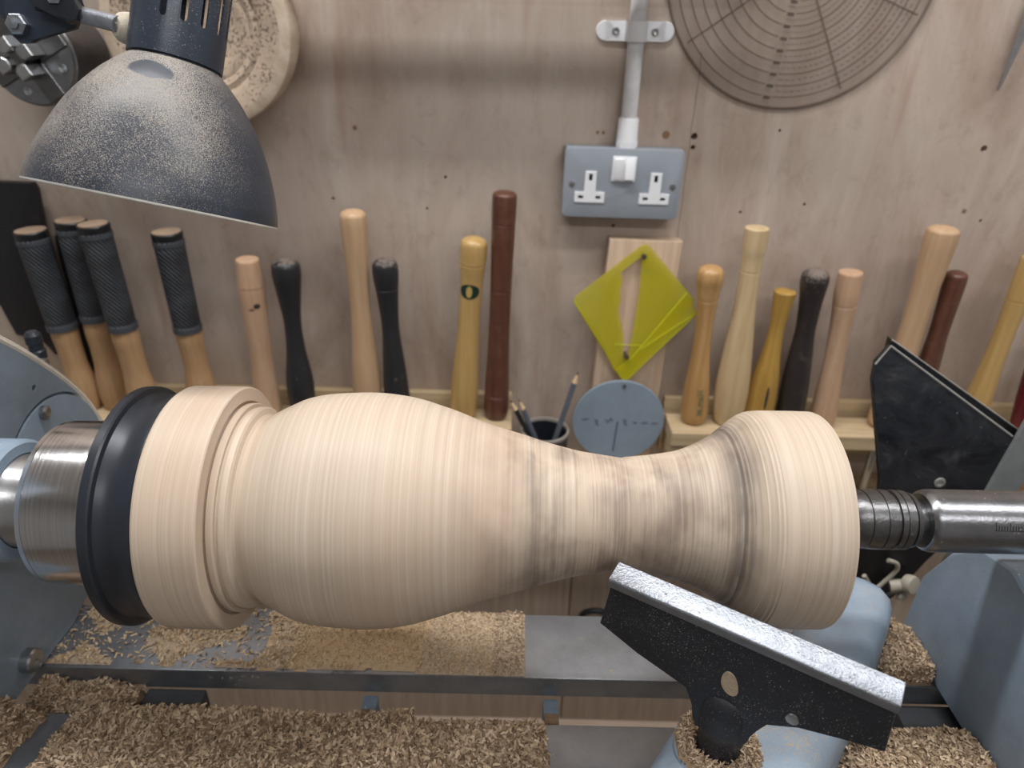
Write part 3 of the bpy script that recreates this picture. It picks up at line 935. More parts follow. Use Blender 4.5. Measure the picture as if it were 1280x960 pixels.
T['big'] = tool('turning_tool', .527, .529, 1.084, [(.03, .0207), (.12, .0200), (.25, .0179), (.47, .0153), (.66, .0155), (.80, .0174), (.92, .0192), (1, .0186)], 'h_tan', 'stout tan turning tool handle rising behind the black dust hood', .007)
T['brown2'] = tool('turning_tool', .566, .563, 1.027, [(.03, .0150), (.09, .0148), (.29, .0147), (.49, .0132), (.63, .0118), (.81, .0128), (.92, .0136), (1, .0126)], 'h_brown', 'short dark brown turning tool handle behind the stout tan one', .007, grooves=(.83, .37))
T['far'] = tool('turning_tool', .648, .653, 1.05, [(.05, .0175), (.2, .0163), (.38, .0135), (.60, .0124), (.78, .0139), (.90, .0145), (1, .0133)], 'h_ash', 'slim honey-coloured turning tool handle behind the upper edge of the dust hood', .006, grooves=(.76,))
T['maroon'] = tool('turning_tool', .721, .712, .93, [(.03, .0135), (.38, .0145), (.76, .0152), (1, .0140)], 'h_maroon', 'dark maroon turning tool handle beside the grey metal bar', .006)

m_, L_ = handle_frame(-.5985, -.590, 1.041, .561)
b = nb(); lathe(b, spline([(-.113, .005), (-.10, .006), (.01, .0062), (.12, .0062), (.18, .0064), (.225, .0062), (.242, .005), (.2445, .003)], 4), m_, 28)
tag(obj('black_rod', b, 'black', loc=(-.598, .561, .684)), 'thin glossy black handle hidden between two rubber-grip tools', 'handle')

# stickers and stamps on the handles
_, h, m, rf, L = T['ash']
b = nb(); skin_patch(b, m, rf, -60, 48, L * .700, L * .776, .0003, 12, 10, oval)
s = obj('sticker', b, 'sticker_green', h); s['label'] = 'dark green oval sticker'
# the gold band in the middle of the sticker
b = nb(); skin_patch(b, m, rf, -22, 8, L * .708, L * .768, .0005, 8, 8, oval)
s = obj('sticker_emblem', b, 'sticker_gold', h); s['label'] = 'gold middle of the sticker'
_, h, m, rf, L = T['pinkflat']
b = nb(); skin_patch(b, m, rf, 18, 48, L * .72, L * .752, .0003, 6, 4, oval)
obj('stamp', b, 'ink_dark', h)
b = nb(); skin_patch(b, m, rf, -4, 20, L * .712, L * .722, .0003, 6, 3, oval)
obj('stamp', b, 'ink_dark', h)
_, h, m, rf, L = T['yellow']
b = nb(); skin_patch(b, m, rf, -6, 6, L * .16, L * .34, .0003, 4, 6, oval)
obj('stamp', b, 'ink_dark', h)


def text_bm(txt, size):
    cu = bpy.data.curves.new('lettering', 'FONT')
    cu.body = txt
    cu.size = size
    cu.align_x = 'CENTER'
    cu.align_y = 'CENTER'
    o = bpy.data.objects.new('lettering', cu)
    COL.objects.link(o)
    dg = bpy.context.evaluated_depsgraph_get()
    me = bpy.data.meshes.new_from_object(o.evaluated_get(dg))
    bm = nb(); bm.from_mesh(me)
    bpy.data.objects.remove(o); bpy.data.curves.remove(cu); bpy.data.meshes.remove(me)
    return bm


# vertical green lettering wrapped on the honey ash handle
_, h, m, rf, L = T['text']
b = text_bm('Hamlet', .0135)
for v in b.verts:
    hh = L * .17 - v.co.x * 1.0
    a = -v.co.y / .0172 + math.radians(6)
    r = rf(hh) + .0004
    v.co = m @ Vector((r * math.cos(a), r * math.sin(a), hh))
obj('lettering', b, 'ink_green', h, smooth=None)['label'] = 'green lettering running down the handle'

# ------------------------------------------------------------------ wall fittings: socket, conduit, clip
so = thing('double_socket', (.13, WALL_Y, 1.08), 'grey metal double power socket on the plywood wall', 'power socket')
SM = Matrix.Translation((.13, .555, 1.1222)) @ Matrix.Rotation(math.radians(.5), 4, 'Y')
b = nb(); box(b, (-.0715, .002, -.0415), (.0715, WALL_Y - .555, .0415), .003, 2, SM)
bbox = obj('back_box', b, 'socket_grey', so)
b = nb()
rp = []
for cx, cz, a0 in ((.066, .0355, 0), (-.066, .0355, 90), (-.066, -.0355, 180), (.066, -.0355, 270)):
    for k in range(5):
        a = math.radians(a0 + 90 * k / 4)
        rp.append((cx + .0065 * math.cos(a), cz + .0065 * math.sin(a)))
prism(b, rp, .005, SM @ Matrix(((1, 0, 0, 0), (0, 0, -1, .002), (0, 1, 0, 0), (0, 0, 0, 1))), .0012, 2)
fp = obj('faceplate', b, 'socket_grey', so)
FM = SM @ Matrix(((1, 0, 0, 0), (0, 0, -1, -.0029), (0, 1, 0, 0), (0, 0, 0, 1)))      # local x right, y up, z out of the plate
for cx in (-.0395, .0405):
    cz = -.004
    ins = nb(); prism(ins, [(-.0185, -.0195), (.0185, -.0195), (.0185, -.0065), (.0068, -.0065), (.0068, .0185), (-.0068, .0185), (-.0068, -.0065), (-.0185, -.0065)], .0014, FM @ Matrix.Translation((cx, cz, 0)), .0004, 1)
    i = obj('socket_insert', ins, 'white_plastic', so)
    for x, z, w_, h_ in ((0, .0115, .0022, .0042), (-.0108, -.0128, .0032, .0019), (.0108, -.0128, .0032, .0019)):
        for target in (i, fp, bbox):
            p = nb(); box(p, (x - w_, z - h_, -.016), (x + w_, z + h_, .004), 0, 1, FM @ Matrix.Translation((cx, cz, 0)))
            carve(target, p)
b = nb(); box(b, (-.0145, .0035, -.0005), (.0145, .0330, .0022), .0008, 2, FM)
s = obj('switch_plate', b, 'white_plastic', so)
for x0, x1, tilt in ((-.0122, -.0012, 4), (.0012, .0122, -9)):
    b = nb(); box(b, (x0, -.0125, 0), (x1, .0125, .0034), .0007, 2, FM @ Matrix.Translation((0, .0182, .0012)) @ Matrix.Rotation(math.radians(tilt), 4, 'X'))
    obj('rocker_switch', b, 'white_plastic', s)
for x in (-.062, .062):
    b = nb(); lathe(b, [(0, .0036), (.0012, .0034), (.0016, .002), (.0012, 0)], FM @ Matrix.Translation((x, -.001, 0)), 16)
    obj('screw', b, 'steel', so)

cn = thing('conduit', (.133, .566, 1.166), 'white round plastic conduit running down the wall to the power socket', 'conduit')
b = nb(); lathe(b, [(1.166, .0095), (1.75, .0095)], frame((.1325, .566, 0), (0, 0, 1)), 28)
obj('pipe', b, 'conduit_white', cn)
b = nb(); lathe(b, [(1.164, .0128), (1.196, .0122), (1.1975, .0112), (1.1975, .0095)], frame((.1325, .566, 0), (0, 0, 1)), 28)
cp = obj('coupler', b, 'white_plastic', cn)
for k in range(9):
    a = math.pi + math.pi * (k + .5) / 9
    b = nb(); box(b, (.0122, -.0011, 1.165), (.0132, .0011, 1.172), .0003, 1, Matrix.Translation((.1325, .566, 0)) @ Matrix.Rotation(a, 4, 'Z'))
    obj('rib', b, 'white_plastic', cp)
sd = thing('saddle_clip', (.1325, WALL_Y, 1.29), 'white saddle clip holding the conduit to the wall with two screws', 'pipe clip')
b = nb()
N = 14
rows = []
for zz in (-.0095, .0095):
    row = []
    pts = [(-.034, 0, 0), (-.0118, 0, 0)] + [(-.0118 * math.cos(math.pi * k / N), .0255 if 0 < k < N else .014, k) for k in range(0, 0)]
    outer = [(-.0345, .003), (-.0125, .003)] + [(-.0122 * math.cos(math.pi * k / N), .014 + .0122 * math.sin(math.pi * k / N)) for k in range(N + 1)] + [(.0125, .003), (.0345, .003)]
    inner = [(.0345, .0004), (.0108, .0004)] + [(.0101 * math.cos(math.pi * k / N), .014 + .0101 * math.sin(math.pi * k / N)) for k in range(N + 1)] + [(-.0108, .0004), (-.0345, .0004)]
    rows.append(outer + inner)
a = [b.verts.new((.1325 + x, WALL_Y - d, 1.29 - .0105)) for x, d in rows[0]]
c = [b.verts.new((.1325 + x, WALL_Y - d, 1.29 + .0105)) for x, d in rows[1]]
b.faces.new(a); b.faces.new(list(reversed(c)))
for k in range(len(a)):
    b.faces.new((a[k], a[(k + 1) % len(a)], c[(k + 1) % len(a)], c[k]))
obj('strap', b, 'white_plastic', sd)
for sx in (-1, 1):
    b = nb(); lathe(b, [(0, .0105), (.0022, .0105), (.0030, .0098), (.0030, 0)], frame((.1325 + sx * .0345, WALL_Y, 1.29), (0, -1, 0)), 24)
    e = obj('ear', b, 'white_plastic', sd)
    b = nb(); lathe(b, [(.002, .0045), (.0042, .0043), (.0048, .003), (.0036, .0012), (.0036, 0)], frame((.1325 + sx * .0225, WALL_Y, 1.29), (0, -1, 0)), 16)
    obj('screw', b, 'steel', e)

# ------------------------------------------------------------------ wood block, yellow templates, blue disc
b = nb(); prism(b, [(.1215, 1.0505), (.2155, 1.049), (.2085, .70), (.1125, .70)], .020, Matrix(((1, 0, 0, 0), (0, 0, 1, .5598), (0, 1, 0, 0), (0, 0, 0, 1))), .0015, 2)
tag(obj('wood_block', b, 'block_wood', loc=(.165, .57, .70)), 'pale upright wooden board on the wall behind the yellow templates', 'board')


def plate_with_hole(outer, inner, th, m):
    """flat plate with a cut-out: bridge the two loops by filling edges"""
    bm = nb()
    for loop in (outer, inner):
        if not loop:
            continue
        vs = [bm.verts.new((p[0], p[1], 0)) for p in loop]
        for k in range(len(vs)):
            bm.edges.new((vs[k], vs[(k + 1) % len(vs)]))
    bmesh.ops.triangle_fill(bm, use_beauty=True, use_dissolve=False, edges=bm.edges[:])
    r = bmesh.ops.extrude_face_region(bm, geom=bm.faces[:])
    bmesh.ops.translate(bm, verts=[v for v in r['geom'] if isinstance(v, bmesh.types.BMVert)], vec=(0, 0, th))
    bmesh.ops.transform(bm, matrix=m, verts=bm.verts)
    return bm


XZ = lambda y: Matrix(((1, 0, 0, 0), (0, 0, -1, y), (0, 1, 0, 0), (0, 0, 0, 1)))
dia = [(.161, 1.044), (.167, 1.047), (.173, 1.044), (.240, .973), (.2385, .968), (.162, .854), (.157, .852), (.153, .855), (.0805, .966), (.0805, .972)]
cut = [(.1645, 1.032), (.1385, 1.009), (.1420, .998), (.1405, .983), (.1422, .970), (.1400, .958), (.1445, .940), (.1505, .92), (.1525, .886), (.1595, .886), (.163, .925), (.1655, .985)]
ya = thing('angle_template', (.16, .55, .85), 'translucent yellow diamond-shaped acrylic template with a narrow wavy cut-out', 'template')
obj('sheet', plate_with_hole(dia, cut, .003, XZ(.556)), 'acrylic', ya, smooth=None)
b = nb(); lathe(b, [(0, .0022), (.012, .0022), (.0125, .0036), (.0137, .0036), (.0145, 0)], frame((.1655, .5598, 1.0325), (0, -1, 0)), 16)
obj('nail', b, 'old_nail', ya)
for p0, p1, r in (((.0808, .5542, .966), (.1535, .5542, .8545), .0014), ((.1395, .5529, .905), (.177, .5529, .905), .0006)):  # tubes tinted with the light the sheet's edges collect, plus one scribed line
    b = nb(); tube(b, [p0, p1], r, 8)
    obj('lit_edge', b, 'acrylic_lit_edge', ya)
yb = thing('corner_gauge', (.16, .545, .85), 'translucent yellow acrylic corner gauge hung over the diamond template', 'template')
obj('sheet', plate_with_hole([(.2435, .958), (.2275, .985), (.1615, .885), (.1425, .868), (.0965, .950), (.0875, .958), (.153, .855), (.158, .8525), (.164, .856)], None, .003, XZ(.5495)), 'acrylic', yb, smooth=None)
for p0, p1, r in (((.2275, .5478, .985), (.1600, .5478, .882), .0011), ((.2440, .5478, .957), (.1750, .5478, .902), .0016), ((.1600, .5478, .8545), (.2435, .5478, .955), .0012)):  # light collected by the gauge's edges, put into brighter tubes
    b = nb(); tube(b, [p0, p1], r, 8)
    obj('lit_edge', b, 'acrylic_lit_edge', yb)
b = nb(); lathe(b, [(0, .0022), (.014, .0022), (.0145, .0036), (.0157, .0036), (.0165, 0)], frame((.1562, .5598, .8905), (0, -1, 0)), 16)
obj('nail', b, 'old_nail', yb)

dc = thing('marked_disc', (.154, .543, .724), 'flat blue-grey round disc with a pencilled row of marks, hung below the yellow template', 'disc')
b = nb(); lathe(b, [(0, .0655), (.003, .0655), (.0034, .065), (.0034, 0)], frame((.1535, .5445, .7895), (0, -1, 0)), 72)
obj('disc', b, 'disc_blue', dc)
b = nb(); lathe(b, [(0, .0016), (.0190, .0016), (.0192, .0027), (.0202, .0024), (.0205, 0)], frame((.157, .5598, .8475), (0, -1, 0)), 14)
obj('nail', b, 'old_nail', dc)
YD = .5410
marks = [[(.1525, .790), (.150, .7395)]]
for cx, cz, sh in ((.1065, .792, 'dash'), (.1225, .789, 'curl'), (.141, .791, 'vee'), (.163, .790, 'curl'), (.177, .789, 'dot'), (.192, .7885, 'dash'), (.206, .788, 'dash')):
    if sh == 'dash':
        marks.append([(cx - .005, cz), (cx + .004, cz + .0008)])
    elif sh == 'curl':
        marks.append([(cx - .003, cz + .003), (cx + .002, cz + .001), (cx - .001, cz - .002), (cx + .003, cz - .006)])
    elif sh == 'vee':
        marks.append([(cx - .006, cz + .002), (cx - .003, cz - .003), (cx + .002, cz + .004), (cx + .004, cz - .001)])
    else:
        marks.append([(cx - .002, cz), (cx + .003, cz - .0005), (cx, cz - .002)])
for mk in marks:
    b = nb(); tube(b, [(x, YD, z) for x, z in mk], .00075 if len(mk) > 2 or mk[0][0] != .1525 else .0009, 6)
    obj('pencil_mark', b, 'ink_grey', dc)

# ------------------------------------------------------------------ pencil pot
b = nb()
cup = thing('pencil_pot', (.048, .525, .683), 'small black pot with a worn pale rim holding three pencils', 'pot')
lathe(b, [(.6832, 0), (.6832, .029), (.685, .0305), (.780, .0335), (.780, .0312), (.688, .0280), (.687, 0)], frame((.048, .525, 0), (0, 0, 1)), 48)
obj('pot_body', b, 'cup_black', cup)
b = nb(); lathe(b, [(.7795, .0310), (.7795, .0340), (.7835, .0344), (.7845, .0338), (.7845, .0316), (.783, .0310)], frame((.048, .525, 0), (0, 0, 1)), 48, closed=True)
obj('rim', b, 'cup_rim', cup)


def pencil(tip, low, r, mat, label):
    tip, low = Vector(tip), Vector(low)
    d = (tip - low).normalized()
    base = tip - d * ((tip.z - .6895) / d.z)
    L = (tip - base).length
    m = frame(base, d)
    t = thing('pencil', base, label, 'pencil', 'pencils in the pot')
    b = nb(); lathe(b, [(0, r), (L - .017, r)], m, 6)
    obj('barrel', b, mat, t, smooth=None)
    b = nb(); lathe(b, [(L - .017, r * .99), (L - .0045, r * .32)], m, 16)
    obj('sharpened_cone', b, 'pencil_wood', t)
    b = nb(); lathe(b, [(L - .0046, r * .33), (L, .0003)], m, 12)
    obj('lead', b, 'ink_dark', t)


pencil((.0898, .528, .8747), (.0648, .522, .7756), .0039, 'pencil_grey', 'grey pencil leaning right in the pot, point upward')
pencil((-.0018, .514, .8363), (.028, .516, .7746), .0037, 'pencil_black', 'black pencil leaning left out of the pot with a bare wood point')
pencil((.0100, .536, .826), (.0315, .534, .7721), .0037, 'pencil_grey', 'short grey pencil lying close behind the black one in the pot')

# ------------------------------------------------------------------ upper wall things
cf = thing('centre_finder', (.3135, .5765, 1.363), 'clear acrylic centre-finder disc printed with concentric rings, hung on the wall', 'centre finder')
b = nb(); lathe(b, [(0, .152), (.0025, .152), (.003, .1515), (.003, 0)], frame((.3135, WALL_Y - .0005, 1.363), (0, -1, 0)), 96)
obj('disc', b, 'finder', cf)
b = nb(); lathe(b, [(.0002, .1508), (.0032, .1508), (.0034, .1515), (.0030, .1527), (.0002, .1527)], frame((.3135, WALL_Y - .0005, 1.363), (0, -1, 0)), 96, closed=True)
obj('rim', b, 'finder_rim', cf)
b = nb(); lathe(b, [(0, .002), (.008, .002), (.0083, .0045), (.010, .004), (.0105, 0)], frame((.3135, WALL_Y, 1.363), (0, -1, 0)), 14)
obj('nail', b, 'old_nail', cf)

cl = thing('calipers', (.57, .572, 1.236), 'old steel caliper with a pointed leg hanging at the side of the wall', 'calipers')
b = nb(); prism(b, [(.5615, 1.2365), (.5640, 1.2370), (.5800, 1.325), (.592, 1.42), (.578, 1.42), (.5660, 1.315)], .004, XZ(.572), .0006, 1)
obj('leg', b, 'steel', cl)
b = nb(); prism(b, [(.640, 1.2465), (.637, 1.2470), (.612, 1.325), (.580, 1.42), (.594, 1.42), (.626, 1.325)], .004, XZ(.5765), .0006, 1)
obj('leg', b, 'steel', cl)
b = nb(); lathe(b, [(0, .013), (.010, .013), (.012, .010), (.012, 0)], frame((.586, .5785, 1.418), (0, -1, 0)), 24)
obj('pivot', b, 'steel', cl)

# wall-hung four-jaw chuck
wc = thing('spare_chuck', (-.545, WALL_Y, 1.21), 'steel four-jaw scroll chuck hung on the wall beside the lamp arm', 'chuck')
CX, CZ = -.5285, 1.2535
CM = frame((CX, WALL_Y, CZ), (0, -1, 0), (1, 0, 0))
b = nb(); lathe(b, [(0, .046), (.03, .046), (.032, .0495), (.074, .0505), (.0765, .0498), (.0775, .0480), (.0800, .0468), (.080, .012), (.070, .010), (.070, 0)], CM, 72)
obj('chuck_body', b, 'dark_steel', wc)
for k in range(4):
    a = math.radians(28 + 90 * k)
    R_ = CM @ Matrix.Rotation(a, 4, 'Z')
    b = nb(); box(b, (.012, -.0105, .0795), (.0465, .0105, .0835), .0006, 1, R_)
    j = obj('jaw_slide', b, 'old_steel', wc)
    b = nb(); prism(b, [(.007, -.003), (.010, -.0070), (.021, -.0070), (.021, .0070), (.010, .0070), (.007, .003)], .024, R_ @ Matrix.Translation((0, 0, .083)), .001, 1)
    obj('jaw', b, 'steel', j)
    b = nb(); lathe(b, [(0, .0046), (.0014, .0044), (.0018, .0034), (.0010, .0020), (.0010, 0)], CM @ Matrix.Rotation(a + math.pi / 4, 4, 'Z') @ Matrix.Translation((.036, 0, .0795)), 18)
    obj('screw', b, 'steel', wc)
b = nb(); lathe(b, [(.06, .0085), (.100, .0085), (.101, .0075), (.101, 0)], CM, 24)
obj('centre_pin', b, 'old_steel', wc)

# dusty turned wooden disc behind the lamp
wd = thing('wooden_disc', (-.345, WALL_Y, 1.18), 'dusty round turned wooden disc on the wall behind the lamp', 'wooden disc')
DM = frame((-.343, WALL_Y, 1.285), (0, -1, 0), (1, 0, 0))
b = nb(); lathe(b, [(0, .088), (.04, .098), (.076, .1005), (.079, .0995), (.080, .0975), (.0805, .088)], DM, 80, cap=False)
obj('rim', b, 'disc_rim', wd)
b = nb(); lathe(b, [(.0805, .0885), (.079, .072), (.076, .0665), (.074, .066), (.0755, .060), (.0725, .054), (.0735, .049), (.0705, .042), (.068, .030), (.068, 0)], DM, 80, cap=False)
obj('face', b, 'disc_wood', wd)

# unseen rail added above the view to cast a shade band on the wall
rl = thing('shade_rail', (-.1, .54, 1.36), 'unseen wooden rail on brackets, added to cast shade on the wall', 'rail')
b = nb(); box(b, (-.55, .490, 1.365), (.27, .530, 1.390), .002)
obj('rail', b, 'rack_wood', rl)  # board of the unseen added rail
for x in (-.5, .23):
    b = nb(); box(b, (x - .01, .53, 1.367), (x + .01, WALL_Y, 1.383), .001)
    obj('bracket', b, 'old_steel', rl)

# black panel at the left
b = nb(); prism(b, [(-.70, 1.108), (-.605, 1.106), (-.602, 1.098), (-.6205, .880), (-.630, .868), (-.642, .868), (-.652, .892), (-.687, .897), (-.70, .96)], .012, XZ(.5685), .002, 2)
bp = thing('plastic_sheet', (-.65, .57, .87), 'matt black plastic sheet on the wall behind the rubber-grip tools', 'plastic sheet')
obj('sheet', b, 'black', bp)
b = nb(); box(b, (-.67, .5685, .95), (-.63, WALL_Y, 1.06), .001)
obj('mount', b, 'black', bp)

# small black knob and steel bolt behind the headstock
kn = thing('locking_knob', (-.42, .19, .96), 'small black knob and steel bolt behind the top of the headstock', 'knob')
b = nb(); lathe(b, [(0, .004), (.03, .004), (.031, .0062), (.038, .0066), (.039, .0056), (.044, .0056), (.045, .0066), (.052, .0064), (.055, .004), (.055, 0)], frame((-.399, .2, 1.012), (.0, 0, 1)), 24)
obj('knob', b, 'jaw_black', kn)
b = nb(); lathe(b, [(0, .0052), (.066, .0052), (.0665, .0042), (.0665, 0)], frame((-.454, .19, 1.042), (1, 0, 0)), 20)
obj('bolt', b, 'steel', kn)
b = nb(); box(b, (-.455, .155, .96), (-.388, .21, 1.015), .003)
obj('bracket', b, 'black', kn)

# ------------------------------------------------------------------ lamp
LA = Vector((.1848, .3584, 1)).normalized()
LC = Vector((-.2113, .0825, 1.2055))
lp = thing('work_lamp', LC, 'dusty dark blue dome work lamp on a jointed arm above the lathe chuck', 'lamp')
LMX = frame(LC, LA, (1, 0, 0))
dome = [(0, .0678), (.0055, .0670), (.0101, .0659), (.0182, .0636), (.0325, .0582), (.0485, .0504), (.0636, .0397), (.0719, .0322), (.0770, .0268), (.0786, .0248)]
outp = spline(dome, 5)
inn = [(h - .0004, r - .0012) for h, r in reversed(outp)]
inn[-1] = (-.0006, outp[0][1] - .0006)
b = nb(); lathe(b, outp, LMX, 96, cap=False)
sh = obj('shade', b, 'lamp_paint', lp, smooth=60)
b = nb(); lathe(b, inn + [(-.0009, outp[0][1] - .0003), (0, outp[0][1])], LMX, 96, cap=False)
obj('shade_lining', b, 'lamp_in', sh, smooth=60)
b = nb(); lathe(b, [(.0760, .0236), (.0798, .0236), (.0800, .0254), (.1350, .0254), (.1385, .0246), (.1390, .0220), (.1390, .0100), (.1370, .0100), (.1365, .0235), (.1340, .0242), (.0815, .0242), (.0800, .0225), (.0760, .0225)], LMX, 64, closed=True)
nk = obj('collar', b, 'lamp_paint2', lp)
# angle on the collar that faces the camera
v = LMX.inverted() @ CAM
A0 = math.degrees(math.atan2(v.y, v.x))
for k in range(-1, 8):
    a = A0 + 3 + 24 * k
    R_ = LMX @ Matrix.Rotation(math.radians(a), 4, 'Z') @ Matrix(((0, 0, 1, .021), (1, 0, 0, 0), (0, 1, 0, .1145), (0, 0, 0, 1)))
    sl = [(.0018 * math.cos(math.pi * q_ / 6 + (math.pi if e_ else 0)), (-.0142 if e_ else .0142) + .0018 * math.sin(math.pi * q_ / 6 + (math.pi if e_ else 0))) for e_ in (0, 1) for q_ in range(7)]
    b = nb(); prism(b, sl, .008, R_)
    carve(nk, b)
b = nb(); lathe(b, [(.015, 0), (.017, .012), (.025, .021), (.036, .025), (.048, .020), (.058, .012), (.077, .012)], LMX, 32)
obj('bulb', b, 'lamp_in', lp)


def at_lamp(dx, dy, dz=0.0):
    """a point in the lamp's own upright plane: metres right, up and towards the operator of the collar joint"""
    return Vector((-.2291, .1316, 1.2977)) + Vector((1, 0, 0)) * dx + Vector((0, .2, .98)).normalized() * dy + Vector((0, -.98, .2)).normalized() * dz


b = nb(); tube(b, [at_lamp(.004, -.003, .022), at_lamp(-.026, .0045, .008)], .0046, 20)
obj('arm_rod', b, 'bright_steel', lp)
b = nb(); lathe(b, [(-.008, .0085), (0, .0088), (.004, .0078), (.007, .005), (.0075, 0)], frame(at_lamp(.0055, -.004, .0165), (-.55, -.8, .2)), 24)
jp = obj('joint_pad', b, 'pad_dusty', lp)
b = nb(); lathe(b, [(.007, .003), (.0082, .003), (.0085, 0)], frame(at_lamp(.0055, -.004, .0165), (-.55, -.8, .2)), 12)
obj('screw', b, 'steel', jp)
APL = lambda dz: Matrix(((1, 0, 0, at_lamp(0, 0, dz).x), (0, .2 / 1.0002, -.98, at_lamp(0, 0, dz).y), (0, .98, .2, at_lamp(0, 0, dz).z), (0, 0, 0, 1)))
b = nb(); prism(b, [(-.029, .021), (-.027, .001), (-.0295, -.003), (-.045, -.006), (-.056, -.011), (-.063, -.0115), (-.069, -.006), (-.069, .045), (-.032, .045)], .004, APL(.004), .0008, 1)
pt = obj('arm_plate', b, 'lamp_paint2', lp)
b = nb(); prism(b, [(-.066, .022), (-.069, -.002), (-.085, .010), (-.16, .06), (-.15, .085), (-.07, .05)], .004, APL(-.004), .0008, 1)
obj('arm_plate', b, 'lamp_paint2', lp)
b = nb(); lathe(b, [(0, .0062), (.004, .0062), (.0048, .0052), (.0048, .0032), (.0065, .0032), (.007, 0)], frame(at_lamp(-.0612, -.002, .008), (0, -.98, .2)), 6)
obj('hex_bolt', b, 'bright_steel', pt, smooth=None)
b = nb()
kp = []
for k in range(3):
    for da, r_ in ((-22, .0150), (0, .0165), (22, .0150), (60, .0085)):
        a = math.radians(70 + 120 * k + da)
        kp.append((r_ * math.cos(a), r_ * math.sin(a)))
prism(b, kp, .008, APL(.009) @ Matrix.Translation((-.0335, .0125, 0)), .002, 2)
kb = obj('wing_knob', b, 'jaw_black', lp)
b = nb(); lathe(b, [(0, .0052), (.0014, .0052), (.0014, .0028), (.0028, .0026), (.003, 0)], frame(at_lamp(-.0335, .0125, .017), (0, -.98, .2)), 6)
obj('nut', b, 'bright_steel', kb, smooth=None)
b = nb(); tube(b, [at_lamp(-.14, .065, -.002), at_lamp(-.30, .20, -.02), Vector((-.62, .3, 1.62))], .007, 12)
obj('arm_tube', b, 'lamp_paint2', lp)
b = nb(); tube(b, [Vector((-.62, .3, 1.62)), Vector((-.70, .565, 1.45))], .007, 12)
obj('arm_tube', b, 'lamp_paint2', lp)
b = nb(); box(b, (-.73, .56, 1.40), (-.67, WALL_Y, 1.50), .003)
obj('wall_bracket', b, 'black', lp)

# ------------------------------------------------------------------ dust hood behind the tailstock
hd = thing('dust_hood', (.4, .23, .862), 'dusty black plastic dust-extraction hood behind the tailstock quill', 'dust hood')
hpoly = [(.3210, 1.0640), (.3125, 1.0480), (.3140, 1.030), (.3500, .925), (.3560, .8805), (.3620, .862), (.452, .862), (.472, .950), (.4640, .970)]
b = nb(); prism(b, hpoly, .006, XZ(.222), .0012, 2)
obj('front_plate', b, 'black_dusty', hd)
b = nb(); prism(b, [(.3245, 1.0668), (.3250, 1.0500), (.3300, 1.030), (.3650, .925), (.3700, .88), (.372, .864), (.455, .864), (.474, .948), (.4745, .9728)], .010, XZ(.2325), .0012, 2)
obj('hood_body', b, 'black', hd)
b = nb(); tube(b, [(.3125, .216, 1.047), (.3210, .216, 1.0642), (.4545, .216, .9775)], .0010, 8)
obj('pale_edge', b, 'black_rim', hd)
b = nb(); tube(b, [(.3245, .2225, 1.0671), (.4750, .2225, .9731)], .0007, 8)
obj('pale_edge', b, 'black_rim', hd)
b = nb(); lathe(b, [(0, .0052), (.0012, .0050), (.0014, .003), (.0006, .0026), (.0006, 0)], frame((.4045, .2160, .925), (0, -1, 0)), 18)
obj('rivet', b, 'black_rim', hd)

gb = thing('support_bar', (.45, .2, 0), 'flat grey metal bar slanting in front of the black dust hood', 'bar')
b = nb(); prism(b, [(.4700, 1.10), (.4594, 1.0007), (.4475, .9054), (.4340, .82), (.42, .60), (.42, .0), (.45, .0), (.45, .60), (.4654, .8331), (.4718, .9061), (.4803, .9361), (.500, 1.10)], .005, XZ(.2162), .0006, 1)
obj('flat_bar', b, 'grey_bar', gb)
b = nb(); box(b, (.488, .17, .86), (.56, .2114, .945), .004)
tag(obj('clamp_block', b, 'black', gb), 'black clamp block')
b = nb(); lathe(b, [(0, .007), (.008, .007), (.010, .005), (.010, 0)], frame((.497, .17, .945), (0, -1, 0)), 18)
obj('clamp_knob', b, 'black', gb)
b = nb(); box(b, (.36, .12, 0), (.50, .30, .012), .003)
obj('foot', b, 'black', gb)

hc = thing('hose_clamp', (.38, .2, .78), 'cream wing bolt and bent wire clamp on a black bracket under the revolving centre', 'clamp')
b = nb(); prism(b, [(.345, .8628), (.428, .8628), (.410, .838), (.395, .79), (.385, .775), (.35, .775)], .016, XZ(.2215), .002, 1)
obj('bracket', b, 'black', hc)
b = nb(); tube(b, spline([(.350, .196, .826), (.3575, .196, .815), (.3610, .196, .8085), (.3655, .196, .8085), (.3780, .196, .830), (.3795, .196, .838), (.3765, .196, .843), (.368, .196, .846)], 5), .0022, 10)
obj('bent_wire', b, 'cream_plastic', hc)
b = nb(); tube(b, [(.377, .194, .815), (.388, .192, .8185)], [.007, .006], 16)
obj('bolt_shank', b, 'cream_plastic', hc)
b = nb(); lathe(b, [(-.005, .004), (-.004, .0085), (.002, .0095), (.005, .0085), (.006, 0)], frame((.393, .190, .822), (.4, -.8, .3)), 20)
wg = obj('wing_head', b, 'cream_plastic', hc)
b = nb(); lathe(b, [(-.004, .003), (-.003, .005), (.002, .0055), (.004, 0)], frame((.389, .189, .8075), (.4, -.8, .3)), 16)
obj('wing_tip', b, 'cream_plastic', hc)
b = nb(); tube(b, [(.385, .194, .810), (.372, .196, .797)], .0025, 10)
obj('bolt_thread', b, 'old_steel', hc)

# black loop handle on the lower wall panel
b = nb(); tube(b, spline([(.129, .578, .345), (.128, .556, .372), (.130, .550, .402), (.150, .548, .412), (.170, .550, .402), (.172, .556, .372), (.171, .578, .345)], 5), .0055, 12)
tag(obj('drawer_pull', b, 'black', loc=(.15, .578, .345)), 'black arched pull handle low on the pale wall panel', 'handle')

